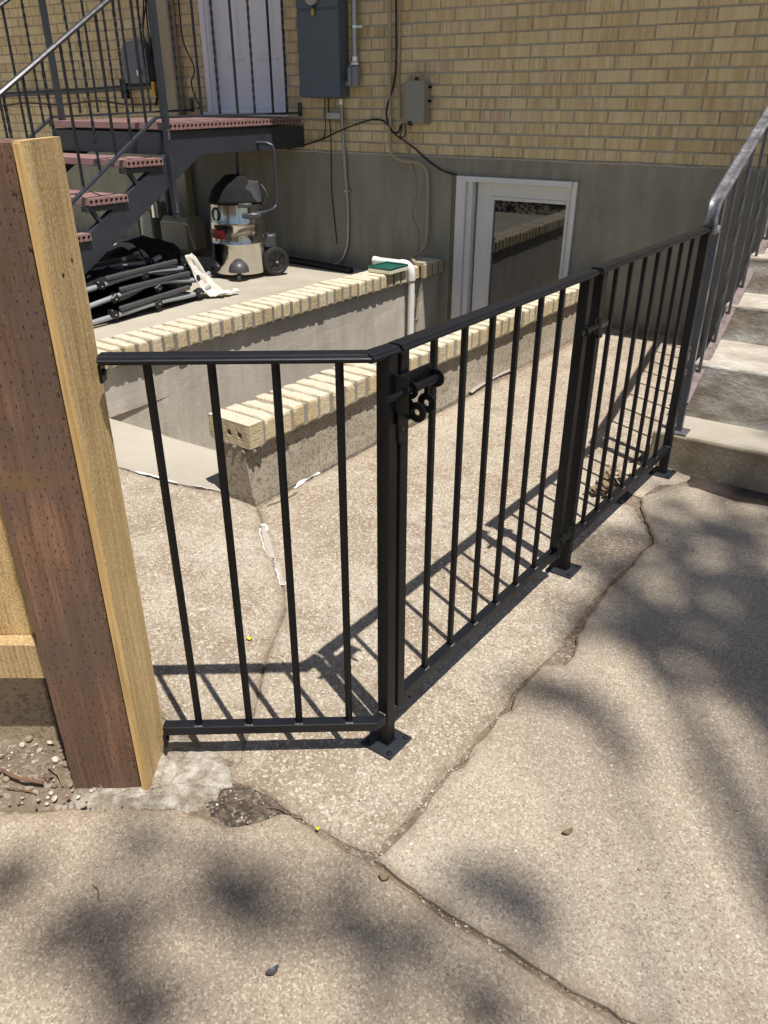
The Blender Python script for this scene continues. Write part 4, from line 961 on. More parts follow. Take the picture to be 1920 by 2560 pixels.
def bars(t, pts, z0, z1, faced):
    for p in pts:
        m = MB(); m.bar((p.x, p.y, z0), (p.x, p.y, z1), 0.0120, 0.0120, ch=0.001)
        b = obj('baluster', m, M['black'], t)
        m = MB(); weld_at(m, Vector((p.x, p.y, z0+0.001))+faced*0.0085, Vector((-faced.y, faced.x, 0))); obj('weld', m, M['weld'], b, True)

# left panel with the main post
U = Vector((0.8186, 0.574, 0)); UN = Vector((U.y, -U.x, 0))
fp = thing('fence_panel', 'short black metal panel of four bars screwed to the timber post', 'fence panel', (P1.x, P1.y, 0))
bend = Vector((-0.760, 1.1165, 0)); lend = Vector((-1.146, 0.845, 0))
LZ = 0.10
bend = Vector((-0.7625, 1.1165, 0)); lend = bend-U*0.475
m = MB(); vpost(m, P1, 0.007, RZ, PW); obj('post', m, M['black'], fp)
m = MB(); caprail(m, lend+Vector((0, 0, RZ)), bend+U*0.010+Vector((0, 0, RZ))); caprail(m, bend-D*0.014+Vector((0, 0, RZ+0.0004)), F(0.017, RZ+0.0004)); obj('top_rail', m, M['black_rail'], fp)
m = MB(); m.bar(lend+Vector((0, 0, LZ-0.012)), bend+U*0.006+Vector((0, 0, LZ-0.012)), 0.026, 0.024, ch=0.0015); m.bar(bend-D*0.006+Vector((0, 0, LZ-0.0123)), F(-0.014, LZ-0.0123), 0.026, 0.0236, ch=0.0015); obj('bottom_rail', m, M['black_rail'], fp)
bars(fp, [bend-U*(0.055+0.1132*i) for i in (0, 1, 2, 3)], LZ-0.001, RZ-0.003, UN)
for z, dz in ((RZ-0.004, 0.034), (LZ-0.025, 0.035)):
    m = MB(); c = lend+Vector((0, 0, z-dz/2)); m.bar(c-Vector((0, 0, dz/2)), c+Vector((0, 0, dz/2)), 0.004, 0.026, up=(U.x, U.y, 0)) if False else m.box(c, (0.006, 0.026, dz), Matrix((U, Vector((-U.y, U.x, 0)), Vector((0, 0, 1)))).transposed(), 0.001)
    br = obj('bracket', m, M['black'], fp)
    m = MB(); m.lathe(c+U*0.003, [(0.007, 0), (0.006, 0.004), (0, 0.005)], 12, U); obj('screw', m, M['black'], br, True)
m = MB(); weld_at(m, F(-0.016, LZ+0.001), NN, 0.004); obj('weld', m, M['weld'], fp, True)
plate_with_screws(fp, P1, 0.088, Vector((0.063, 0.998, 0)))

# gate leaf
gt = thing('gate', 'black metal gate with sliding bolt latch, second from the timber post', 'gate', F(0.45, 0.09))
S0, S1 = 0.0405, 0.874
m = MB(); p = F(S0, 0); m.bar((p.x, p.y, BZ-0.03), (p.x, p.y, RZ-0.002), 0.026, 0.026, ch=0.0015); obj('stile', m, M['black'], gt)
m = MB(); p = F(S1, 0); m.bar((p.x, p.y, BZ-0.03), (p.x, p.y, RZ-0.002), 0.028, 0.028, ch=0.0015); obj('stile', m, M['black'], gt)
m = MB(); caprail(m, F(0.024, RZ+0.001), F(0.902, RZ+0.001)); obj('top_rail', m, M['black_rail'], gt)
m = MB(); m.bar(F(S0+0.0125, BZ-0.0135), F(S1-0.0135, BZ-0.0135), 0.0255, 0.026, ch=0.0015); obj('bottom_rail', m, M['black_rail'], gt)
bars(gt, [F(0.155+0.115*i, 0) for i in range(6)], BZ-0.001, RZ-0.003, NN)
# latch on the gate: bolt rod through two ears, backing plate, padlock tabs
lat = MB(); lat.box(F(0.0653, 0.8810, 0.019), (0.004, 0.102, 0.042), Matrix((NN, D, Vector((0, 0, 1)))).transposed(), 0.001)
latch = obj('latch', lat, M['black'], gt)
for s_ in (0.0263, 0.1145):
    m = MB(); c = F(s_, 0.874, 0.034); ring = [(0.0175, -0.002), (0.0175, 0.002), (0.0075, 0.002), (0.0075, -0.002), (0.0175, -0.002)]
    n = 18
    vs = [c+D*h+(NN*math.cos(2*math.pi*k/n)+Vector((0, 0, 1))*math.sin(2*math.pi*k/n))*r for r, h in ring for k in range(n)]
    m.add(vs, [(i*n+k, i*n+(k+1) % n, (i+1)*n+(k+1) % n, (i+1)*n+k) for i in range(4) for k in range(n)])
    m.box(F(s_, 0.874, 0.022), (0.016, 0.004, 0.035), Matrix((NN, D, Vector((0, 0, 1)))).transposed())
    obj('ear', m, M['black'], latch)
m = MB(); m.cyl(F(-0.0450, 0.8740, 0.034), F(0.1189, 0.8740, 0.034), 0.0062, 14); m.cyl(F(0.0336, 0.8740, 0.034), F(0.1116, 0.8740, 0.034), 0.0085, 14); obj('bolt', m, M['black'], latch, True)
m = MB()
def tab(s_, z, n_, r=0.017, hole=0.006, axis=D):
    c = F(s_, z, n_); X = NN; Z = Vector((0, 0, 1)); n = 18
    ring = [(r, -0.002), (r, 0.002), (hole, 0.002), (hole, -0.002), (r, -0.002)]
    vs = [c+axis*h+(X*math.cos(2*math.pi*k/n)+Z*math.sin(2*math.pi*k/n))*rr for rr, h in ring for k in range(n)]
    m.add(vs, [(i*n+k, i*n+(k+1) % n, (i+1)*n+(k+1) % n, (i+1)*n+k) for i in range(4) for k in range(n)])
tab(0.048, 0.824, 0.036, 0.020, 0.0065)
m.box(F(0.0285, 0.8310, 0.02), (0.004, 0.045, 0.05), Matrix((NN, D, Vector((0, 0, 1)))).transposed(), 0.001)
m.box(F(0.0432, 0.8310, 0.022), (0.012, 0.004, 0.03), Matrix((NN, D, Vector((0, 0, 1)))).transposed())
m.box(F(0.0248, 0.7910, 0.017), (0.004, 0.024, 0.05), Matrix((NN, D, Vector((0, 0, 1)))).transposed(), 0.0015)
obj('padlock_tab', m, M['black'], latch)
m = MB(); tab(0.080, 0.834, 0.036, 0.020, 0.0065); m.box(F(0.0822, 0.8560, 0.034), (0.010, 0.004, 0.03), Matrix((NN, D, Vector((0, 0, 1)))).transposed()); obj('padlock_tab', m, M['black'], latch)
m = MB(); m.lathe(F(0.0248, 0.7930, 0.0195), [(0.004, 0), (0.004, 0.002), (0, 0.003)], 10, NN); obj('screw', m, M['weld'], latch)
# keeper plate on main post
m = MB(); m.box(F(0.0017, 0.8710, 0.030), (0.036, 0.0035, 0.072), Matrix((NN, D, Vector((0, 0, 1)))).transposed(), 0.001); obj('keeper', m, M['black'], fp)

# right panel with hinge post and end post
S2, S3 = 0.9635, 1.8828
rp = thing('fence_panel', 'black metal panel of seven bars between the gate hinge and the concrete steps', 'fence panel', F(1.42, 0))
for s_, wd in ((S2, PW), (S3, PW)):
    m = MB(); vpost(m, F(s_, 0), 0.007, RZ, wd); obj('post', m, M['black'], rp)
    plate_with_screws(rp, F(s_, 0), 0.088, D)
m = MB(); caprail(m, F(0.934, RZ+0.001), F(1.965, RZ+0.001)); obj('top_rail', m, M['black_rail'], rp)
m = MB(); m.bar(F(S2+0.016, BZ-0.0125), F(S3-0.016, BZ-0.0125), 0.0255, 0.025, ch=0.0015); obj('bottom_rail', m, M['black_rail'], rp)
bars(rp, [F(1.075+0.1105*i, 0) for i in range(7)], BZ-0.001, RZ-0.003, NN)
m = MB(); weld_at(m, F(S3-0.017, BZ+0.001, 0.006), NN, 0.005); weld_at(m, F(S2+0.017, BZ+0.001, 0.006), NN, 0.005); obj('weld', m, M['weld'], rp, True)
for z in (0.80, 0.155):
    m = MB(); m.cyl(F(S1-0.055, z+0.006, 0.022), F(S2-0.02, z+0.006, 0.022), 0.0065, 12); m.lathe(F(S1-0.022, z+0.006, 0.022), [(0.013, -0.006), (0.013, 0.006)], 6, D)
    hb = obj('hinge_bolt', m, M['bolt'], gt, True)
    m = MB(); m.box(F(S2-0.004, z+0.004, 0.022), (0.018, 0.05, 0.016), Matrix((NN, D, Vector((0, 0, 1)))).transposed(), 0.002); m.cyl(F(S2-0.026, z-0.018, 0.022), F(S2-0.026, z+0.022, 0.022), 0.010, 12)
    obj('hinge_bracket', m, M['bolt'], rp, True)
    m = MB(); m.box(F(S2+0.002, z-0.02, 0.0185), (0.004, 0.03, 0.035), Matrix((NN, D, Vector((0, 0, 1)))).transposed(), 0.001); obj('hinge_plate', m, M['black'], rp)

# ================================================================ TIMBER FENCE
wf = thing('wooden_fence', 'timber fence with dark treated post, pale cedar trim board and cedar boards', 'fence', (-1.2, 0.74, 0))
u = Vector((0.838, 0.545, 0)).normalized(); nf = Vector((u.y, -u.x, 0)); A = Vector((-1.254, 0.662, 0))
RF = Matrix((u, -nf, Vector((0, 0, 1)))).transposed()
Q = lambda du, db, z: A+u*du-nf*db+Vector((0, 0, z))
# post: 0.150 wide, with hewn edge, many incisions
m = MB(); nz = 64; ring = []
for i in range(nz+1):
    z = -0.04+1.335*i/nz; e0 = 0.0025*mnoise.noise(Vector((0, 3, z*18))); e1 = 0.004*abs(mnoise.noise(Vector((5, 3, z*30))))
    ring += [Q(e0, 0.0, z), Q(0.150-e1-0.006, 0.0, z), Q(0.150, 0.006+e1, z), Q(0.150, 0.150, z), Q(0.0, 0.150, z)]
fs = []
for i in range(nz):
    for k in range(5): fs.append((i*5+k, i*5+(k+1) % 5, (i+1)*5+(k+1) % 5, (i+1)*5+k))
fs += [(0, 1, 2, 3, 4), tuple(nz*5+k for k in range(5))]
m.add(ring, fs); post = obj('post', m, M['treated'], wf)
# incised marks: small wedge slits in rows over the front face
m = MB(); rnd = random.Random(12)
for r in range(66):
    for c in range(9):
        if rnd.random() < 0.2: continue
        x = 0.010+c*0.0165+(0.008 if r % 2 else 0)+rnd.uniform(-0.002, 0.002); z = 0.03+r*0.0192+rnd.uniform(-0.004, 0.004)
        if x > 0.145 or 0.055 < x < 0.062: continue
        h_ = rnd.uniform(0.0035, 0.009); w_ = rnd.uniform(0.0006, 0.0014)
        m.add([Q(x-w_, -0.0004, z+h_*0.5), Q(x+w_, -0.0004, z+h_*0.5), Q(x+0.0003, -0.0004, z-h_*0.5), Q(x, -0.0012, z+h_*0.5), ], [(0, 1, 2), (0, 3, 1), (1, 3, 2), (2, 3, 0)])
ob = obj('incision', m, M['dark'], post); ob['kind'] = 'stuff'
# torn fibres along the right arris
m = MB()
for i in range(46):
    z = 0.06+i*0.027+rnd.uniform(-0.008, 0.008); l = rnd.uniform(0.006, 0.02); x = 0.137+rnd.uniform(-0.006, 0.007)
    m.add([Q(x, -0.0003, z), Q(x+rnd.uniform(0.003, 0.008), -0.0005, z+l*0.3), Q(x+0.004, -0.0035, z+l), Q(x-0.001, -0.0004, z+l*0.8)], [(0, 1, 2), (0, 2, 3), (0, 1, 3)])
ob = obj('splinter', m, wood('raw torn fibre', (0.16, 0.085, 0.05), (0.30, 0.18, 0.10), 60), post); ob['kind'] = 'stuff'
m = MB()
for (x0, x1, z, h_) in ((-0.001, 0.142, 0.60, 0.030),):
    pass
# trim board on the right face of the post
m = MB(); nb = 70; W0, W1, T0, T1 = -0.006, 0.142, 0.152, 0.168
vs = []
for i in range(nb+1):
    z = 0.0+1.298*i/nb
    cut = 0.0
    f0 = 0.0008*mnoise.noise(Vector((1, 1, z*25))); f1 = 0.0015*mnoise.noise(Vector((2, 2, z*14)))
    for (a, b) in ((T0, W0+f0), (T1-0.0012, W0+f0), (T1, W0+0.0012+f0), (T1+f1*0.3, (W0+W1)/2), (T1, W1-0.004+f1), (T1-0.004, W1+f1), (T0, W1+f1)): vs.append(Q(a, b, z))
fs = []; kk = 7
for i in range(nb):
    for k in range(kk): fs.append((i*kk+k, i*kk+(k+1) % kk, (i+1)*kk+(k+1) % kk, (i+1)*kk+k))
fs += [tuple(range(kk)), tuple(nb*kk+k for k in range(kk))]
m.add(vs, fs); tb = obj('trim_board', m, M['cedar'], wf, label='pale rough-sawn cedar board')
m = MB()
for (b, z) in ((0.048, 1.10), (0.095, 1.115)): m.lathe(Q(T1-0.001, b, z), [(0.0036, 0.0), (0.0036, 0.0016), (0, 0.0018)], 10, u)
obj('nail', m, M['dark'], tb)
m = MB(); m.box(Q((T0+T1)/2, W0-0.0012, 0.649), ((T1-T0)-0.002, 0.0022, 1.29), RF); obj('planed_edge', m, M['cedar_edge'], tb)
# rail and boards to the left
m = MB()
m.box(Q(-3.0, 0.09+0.0175, 0.281), (6.0, 0.035, 0.094), RF, 0.003); obj('rail', m, wood('cedar rail', (0.36, 0.24, 0.11), (0.50, 0.36, 0.18), 26, 0.8, 0.5), wf)
for i in range(42):
    x1 = -0.004-0.142*i
    m = MB(); m.box(Q(x1-0.07, 0.136+0.002*(i % 2), 0.74), (0.139, 0.018, 1.02), RF, 0.002); obj('board', m, M['cedar'], wf)
m = MB(); m.box(Q(-3.0, 0.09+0.0175, 1.10), (6.0, 0.035, 0.094), RF, 0.003); obj('rail', m, bpy.data.materials['cedar rail'], wf)
m = MB()
m.box(Q(-0.62, 0.245, 0.11), (1.05, 0.18, 0.42), RF, 0.004); m.box(Q(-0.03, 0.252, 0.11), (0.128, 0.185, 0.42), RF, 0.004)
obj('stucco_wall', m, M['parge_brown'], label='low brown stucco wall under the cedar fence boards', cat='wall')

# ================================================================ RIGHT CONCRETE STEPS AND RAILING
cs = thing('concrete_steps', 'broad concrete steps with peeling white treads rising beside the house wall', 'steps', (0.0, 3.1, 0))
SY = [3.095, 3.343, 3.772, 4.085, 4.40, 4.71, 5.02]; SZ = [0.15, 0.384, 0.54, 0.70, 0.86, 1.02, 1.18]
for i in range(7):
    x0 = -0.715 if i == 0 else -0.652; y0 = SY[i]; y1 = SY[i+1]+0.05 if i < 6 else W-0.01; zb = SZ[i-1]-0.02 if i else -0.03; z1 = SZ[i]; x1 = 1.6
    n = 60; nzz = 6; m = MB(); vs = []
    for a in range(n+1):
        x = x0+(x1-x0)*a/n
        for b in range(nzz+1):
            z = zb+(z1-0.012-zb)*b/nzz; q = mnoise.fractal(Vector((x*13, z*30, i*7)), 0.9, 2.1, 4)*(0.0035 if i else 0.0015)
            vs.append((x, y0+0.004+q+(0.012 if (b == 0 and i) else 0)*abs(mnoise.noise(Vector((x*9, 2, i)))), z))
        vs.append((x, y0+0.003, z1-0.004)); vs.append((x, y0+0.014, z1))
    k = nzz+3
    fs = [(a*k+b, (a+1)*k+b, (a+1)*k+b+1, a*k+b+1) for a in range(n) for b in range(k-1)]
    m.add(vs, fs); r = obj('riser', m, M['riser1'] if i == 0 else M['riser'], cs, 'all')
    m = MB(); vs = []; ny = 8
    for a in range(n+1):
        x = x0+(x1-x0)*a/n
        for b in range(ny+1):
            y = y0+0.014+(y1-y0-0.014)*b/ny; vs.append((x, y, z1+(0 if b == 0 else mnoise.fractal(Vector((x*8, y*8, i)), 1, 2, 3)*0.002)))
    fs = [(a*(ny+1)+b, (a+1)*(ny+1)+b, (a+1)*(ny+1)+b+1, a*(ny+1)+b+1) for a in range(n) for b in range(ny)]
    b0 = len(vs); vs += [(x0, y0+0.014, z1), (x0, y1, z1), (x0, y1, zb), (x0, y0+0.014, zb)]; fs.append((b0, b0+1, b0+2, b0+3))
    b0 = len(vs); vs += [(x0, y0+0.016, -0.03), (x0, W-0.01, -0.03), (x0, W-0.01, z1-0.005), (x0, y0+0.016, z1-0.005)]; fs.append((b0, b0+1, b0+2, b0+3))
    m.add(vs, fs); obj('tread', m, M['step'] if i == 0 else M['tread'], cs)
hr = thing('handrail', 'worn iron stair railing with twisted balusters on the concrete steps at right', 'railing', (-0.624, 3.13, 0.15))
RX = -0.624; sl_ = 0.3945
hz = lambda y: 1.040+sl_*(y-3.04)
prof_h = [(-0.022, 0), (-0.0225, 0.010), (-0.015, 0.0165), (-0.006, 0.0125), (0.006, 0.0125), (0.015, 0.0165), (0.0225, 0.010), (0.022, 0)]
def sweep(prof, path, xdir):
    m = MB(); n = len(prof); P = [Vector(p) for p in path]; X = Vector(xdir); vs = []
    for i, p in enumerate(P):
        t_ = (P[min(i+1, len(P)-1)]-P[max(i-1, 0)]).normalized(); z = X.cross(t_).normalized()
        vs += [p+X*a+z*b for a, b in prof]
    fs = [(i*n+k, i*n+(k+1) % n, (i+1)*n+(k+1) % n, (i+1)*n+k) for i in range(len(P)-1) for k in range(n)]
    fs += [tuple(range(n)), tuple(range((len(P)-1)*n, len(P)*n))]
    return m.add(vs, fs)
curl = [(RX, 3.085, 0.958), (RX, 3.072, 0.945), (RX, 3.052, 0.944), (RX, 3.036, 0.955), (RX, 3.026, 0.975), (RX, 3.024, 0.998), (RX, 3.030, 1.016), (RX, 3.044, 1.030), (RX, 3.07, 1.043)]
path = curl+[(RX, y, hz(y)-0.008) for y in (3.12, 3.4, 3.8, 4.2, 4.7, 5.15)]
obj('rail_cap', sweep(prof_h, path, (1, 0, 0)), M['iron_worn'], hr, True)
m = MB(); brz = lambda y: 0.284+sl_*(y-3.164); m.bar((RX, 3.14, brz(3.14)), (RX, 5.1, brz(5.1)), 0.034, 0.012); obj('bottom_rail', m, M['iron_mauve'], hr)
m = MB(); m.box((RX, 3.142, 0.60), (0.024, 0.024, 0.89)); obj('post', m, M['iron_bar'], hr)
m = MB(); m.box((RX, 3.142, 0.155), (0.075, 0.075, 0.006), None, 0.001); obj('base_plate', m, M['iron_worn'], hr)
for i in range(10):
    y = 3.325+0.2015*i
    m = MB()
    if i % 2 == 1: m.twist((RX, y, brz(y)), (RX, y, hz(y)-0.008), 0.013, 1.6, 60)
    else: m.box((RX, y, (brz(y)+hz(y)-0.008)/2), (0.0115, 0.0115, hz(y)-0.008-brz(y)))
    obj('baluster', m, M['iron_bar'], hr)

# ================================================================ THINGS ON THE FAR COPING
t = thing('drain_pipe', 'white plastic pipe lying on the coping and elbowing down into the stairwell', 'pipe', (-2.9, 4.74, -1.0))
m = MB(); m.tube(spline([(-3.20, 4.745, 0.344), (-3.0, 4.745, 0.344), (-2.935, 4.745, 0.342), (-2.905, 4.745, 0.325), (-2.890, 4.746, 0.29), (-2.888, 4.748, 0.20), (-2.888, 4.748, -0.4), (-2.888, 4.748, -0.99)], 6), 0.0235, 14); obj('run', m, M['pvc'], t, 'all')
m = MB(); m.tube(spline([(-2.975, 4.745, 0.344), (-2.935, 4.745, 0.342), (-2.905, 4.745, 0.325), (-2.890, 4.746, 0.29), (-2.888, 4.747, 0.235)], 6), 0.0285, 14); obj('elbow', m, M['pvc'], t, 'all')
m = MB(); m.cyl((-3.20, 4.745, 0.344), (-3.165, 4.745, 0.344), 0.028, 14); obj('coupling', m, M['pvc'], t, True)
t = thing('conduit', 'tan conduit with square elbow strapped down the stairwell wall beside the white pipe', 'conduit', (-2.86, 4.86, -0.9))
m = MB(); m.tube(spline([(-2.865, 4.86, 0.30), (-2.862, 4.862, 0.24), (-2.885, 4.86, 0.13), (-2.898, 4.85, 0.0), (-2.90, 4.845, -0.2), (-2.90, 4.845, -0.95)], 6), 0.0095, 10); obj('run', m, M['tan'], t, 'all')
m = MB(); m.box((-2.885, 4.865, 0.33), (0.075, 0.034, 0.034), None, 0.006); m.box((-2.86, 4.865, 0.285), (0.034, 0.036, 0.10), None, 0.006); obj('elbow_fitting', m, M['tan'], t)
m = MB(); m.box((-2.90, 4.845, 0.085), (0.012, 0.034, 0.012)); m.box((-2.90, 4.845, -0.06), (0.022, 0.03, 0.014), None, 0.002); obj('strap', m, M['galv'], t)
t = thing('tray', 'shallow cream tray with dark green rim lying on the brick coping', 'tray', (-2.98, 4.58, 0.318))
R3 = Matrix.Rotation(math.atan(-SL)+0.02, 3, 'Z'); c0 = Vector((-2.975, 4.585, 0.318))
m = MB(); m.box(c0+Vector((0, 0, 0.013)), (0.185, 0.215, 0.026), R3, 0.004); obj('base', m, M['cream'], t)
m = MB()
for (x, y, dx, dy) in ((-0.089, 0, 0.008, 0.215), (0.089, 0, 0.008, 0.215), (0, -0.1035, 0.17, 0.008), (0, 0.1035, 0.17, 0.008)):
    m.box(c0+R3 @ Vector((x, y, 0.033)), (dx, dy, 0.014), R3, 0.002)
m.box(c0+Vector((0, 0, 0.0275)), (0.168, 0.197, 0.003), R3)
obj('rim', m, M['green'], t)

# ================================================================ THINGS UNDER THE STAIRCASE
VC = Vector((-4.26, 4.515, 0.168))
v = thing('shop_vacuum', 'steel barrel shop vacuum with black lid, tube handle and wheels under the landing', 'vacuum cleaner', VC)
m = MB(); m.lathe(VC, [(0.160, 0.035), (0.200, 0.035), (0.205, 0.05), (0.203, 0.24), (0.207, 0.25), (0.203, 0.262), (0.199, 0.375), (0.202, 0.384), (0.198, 0.396), (0.192, 0.515), (0.186, 0.52)], 48); obj('barrel', m, M['steel'], v, True)
m = MB(); m.lathe(VC, [(0.196, 0.517), (0.198, 0.54), (0.186, 0.555), (0.172, 0.60), (0.135, 0.645), (0.105, 0.665), (0.07, 0.70), (0, 0.71)], 36); obj('lid', m, M['fabric_black'], v, 'all')
tocam = (Vector((0, 0, 0))-Vector((VC.x, VC.y, 0))).normalized(); side = Vector((-tocam.y, tocam.x, 0))
rgt = Vector((0.836, 0.549, 0))
m = MB(); R4 = Matrix((rgt, Vector((-rgt.y, rgt.x, 0)), Vector((0, 0, 1)))).transposed()
m.add([VC+rgt*a+tocam*b+Vector((0, 0, c)) for a, b, c in [(-0.02, 0.17, 0.53), (0.17, 0.10, 0.53), (0.19, 0.06, 0.53), (0.05, 0.12, 0.62), (0.13, 0.10, 0.655), (0.17, 0.06, 0.655), (-0.02, 0.0, 0.53), (0.17, -0.05, 0.53), (0.10, 0.0, 0.67), (0.17, -0.02, 0.66)]],
      [(0, 1, 4, 3), (1, 2, 5, 4), (3, 4, 8), (4, 5, 9, 8), (2, 7, 9, 5), (0, 3, 8, 6), (6, 8, 9, 7)])
obj('motor_hood', m, M['plastic_dark'], v, True)
m = MB(); m.box(VC+rgt*0.06+tocam*0.178+Vector((0, 0, 0.515)), (0.10, 0.035, 0.03), R4, 0.006); m.box(VC+rgt*0.10+tocam*0.165+Vector((0, 0, 0.445)), (0.14, 0.05, 0.04), R4, 0.01); obj('clasp', m, M['plastic_dark'], v, True)
m = MB(); m.tube(spline([VC+rgt*0.08+tocam*0.17+Vector((0, 0, 0.455)), VC+rgt*0.20+tocam*0.10+Vector((0, 0, 0.46)), VC+rgt*0.28+Vector((0, 0, 0.48)), VC+rgt*0.30-tocam*0.02+Vector((0, 0, 0.56)), VC+rgt*0.30-tocam*0.03+Vector((0, 0, 0.85)), VC+rgt*0.27-tocam*0.03+Vector((0, 0, 0.90)), VC+rgt*0.20-tocam*0.04+Vector((0, 0, 0.91)), VC+rgt*0.07-tocam*0.06+Vector((0, 0, 0.905)), VC+rgt*0.035-tocam*0.08+Vector((0, 0, 0.87)), VC+rgt*0.03-tocam*0.10+Vector((0, 0, 0.6))], 8), 0.0125, 10); obj('handle', m, M['stair_steel'], v, 'all')
wc = VC+rgt*0.262+tocam*0.03+Vector((0, 0, 0.105)); wa = (tocam*0.9+rgt*0.35).normalized()
m = MB(); m.lathe(wc, [(0.07, -0.022), (0.098, -0.02), (0.104, -0.008), (0.104, 0.008), (0.098, 0.02), (0.078, 0.024), (0.07, 0.018)], 36, wa); wl = obj('wheel', m, M['rubber'], v, True)
m = MB(); m.lathe(wc, [(0.074, 0.0), (0.072, 0.016), (0.064, 0.02), (0.06, 0.006), (0.03, 0.006), (0.026, 0.022), (0.012, 0.026), (0, 0.026)], 30, wa)
X = wa.orthogonal().normalized(); Y = wa.cross(X)
for k in range(6):
    a = k*math.pi/3; dv = X*math.cos(a)+Y*math.sin(a); m.bar(wc+wa*0.012+dv*0.02, wc+wa*0.012+dv*0.066, 0.012, 0.012, up=wa)
obj('rim', m, M['black_plastic'], wl, True)
m = MB(); m.lathe(wc+wa*0.026, [(0.009, 0), (0.009, 0.004), (0, 0.006)], 12, wa); obj('hub_cap', m, M['shiny'], wl, True)
m = MB(); m.box(VC+rgt*0.215-tocam*0.03+Vector((0, 0, 0.245)), (0.12, 0.1, 0.10), R4, 0.012); m.box(VC+rgt*0.21-tocam*0.04+Vector((0, 0, 0.15)), (0.10, 0.09, 0.12), R4, 0.01); obj('axle_housing', m, M['plastic_dark'], v)
cc = VC+tocam*0.205-rgt*0.02
m = MB(); m.lathe(cc+Vector((0, 0, 0.062)), [(0.075, -0.0), (0.074, 0.02), (0.062, 0.05), (0.04, 0.07), (0, 0.078)], 22); obj('caster_cover', m, M['plastic_dark'], v, True)
m = MB(); m.lathe(cc+tocam*0.04+Vector((0, 0, 0.031)), [(0.012, -0.011), (0.029, -0.010), (0.030, 0), (0.029, 0.010), (0.012, 0.011)], 20, rgt); m.box(cc+tocam*0.038+Vector((0, 0, 0.05)), (0.032, 0.02, 0.03), R4); obj('caster', m, M['plastic_dark'], v, True)
m = MB(); c2 = VC-rgt*0.17+tocam*0.10; m.lathe(c2+Vector((0, 0, 0.06)), [(0.06, 0), (0.06, 0.03), (0.03, 0.06), (0, 0.065)], 18); m.lathe(c2+Vector((0, 0, 0.03)), [(0.012, -0.01), (0.029, -0.01), (0.029, 0.01), (0.012, 0.01)], 16, rgt); obj('caster', m, M['black_plastic'], v, True)
# red label wrapped on the barrel
m = MB(); n = 14; vs = []
a0 = math.atan2((tocam-rgt*1.1).y, (tocam-rgt*1.1).x)
for i in range(n+1):
    a = a0-0.55+0.95*i/n
    for z in (0.285, 0.345): vs.append(VC+Vector((math.cos(a), math.sin(a), 0))*0.2045+Vector((0, 0, z)))
m.add(vs, [(2*i, 2*i+2, 2*i+3, 2*i+1) for i in range(n)]); lb = obj('label', m, M['red'], v)
# printed letters on the label, only its faded right end can be read in the photo
try:
    cu = bpy.data.curves.new('print', 'FONT'); cu.body = 'opvac'; cu.size = 0.05; cu.extrude = 0.0003
    fo = bpy.data.objects.new('print_tmp', cu); COL.objects.link(fo)
    bpy.context.view_layer.update(); dg = bpy.context.evaluated_depsgraph_get(); me = bpy.data.meshes.new_from_object(fo.evaluated_get(dg)); bpy.data.objects.remove(fo)
    xs = [q.co.x for q in me.vertices]; wdt = max(xs)-min(xs); m = MB(); vs = []
    for q in me.vertices:
        a = a0-0.42+(q.co.x-min(xs))/wdt*0.78; vs.append(VC+Vector((math.cos(a), math.sin(a), 0))*(0.2052+q.co.z)+Vector((0, 0, 0.298+q.co.y)))
    m.add(vs, [tuple(p.vertices) for p in me.polygons]); obj('print', m, simple('dark print', (0.12, 0.01, 0.012), 0.5), lb)
except Exception as ex: print('text', ex)
m = MB(); m.lathe(VC-rgt*0.13+tocam*0.125+Vector((0, 0, 0.45)), [(0.05, 0), (0.05, 0.03), (0.035, 0.035), (0.03, 0.01), (0, 0.01)], 20, tocam-rgt); obj('inlet', m, M['black_plastic'], v, True)
m = MB()
for i in range(4): m.tube(spline([VC+rgt*(0.19)+tocam*(0.02+0.01*i)+Vector((0, 0, 0.50)), VC+rgt*(0.225)+tocam*(0.02+0.012*i)+Vector((0, 0, 0.58)), VC+rgt*(0.19)+tocam*(0.0+0.012*i)+Vector((0, 0, 0.64))], 6), 0.005, 6)
m.lathe(VC+rgt*0.225+tocam*0.03+Vector((0, 0, 0.555)), [(0, -0.018), (0.016, 0), (0, 0.018)], 10); obj('cord', m, M['plastic_dark'], v, 'all')

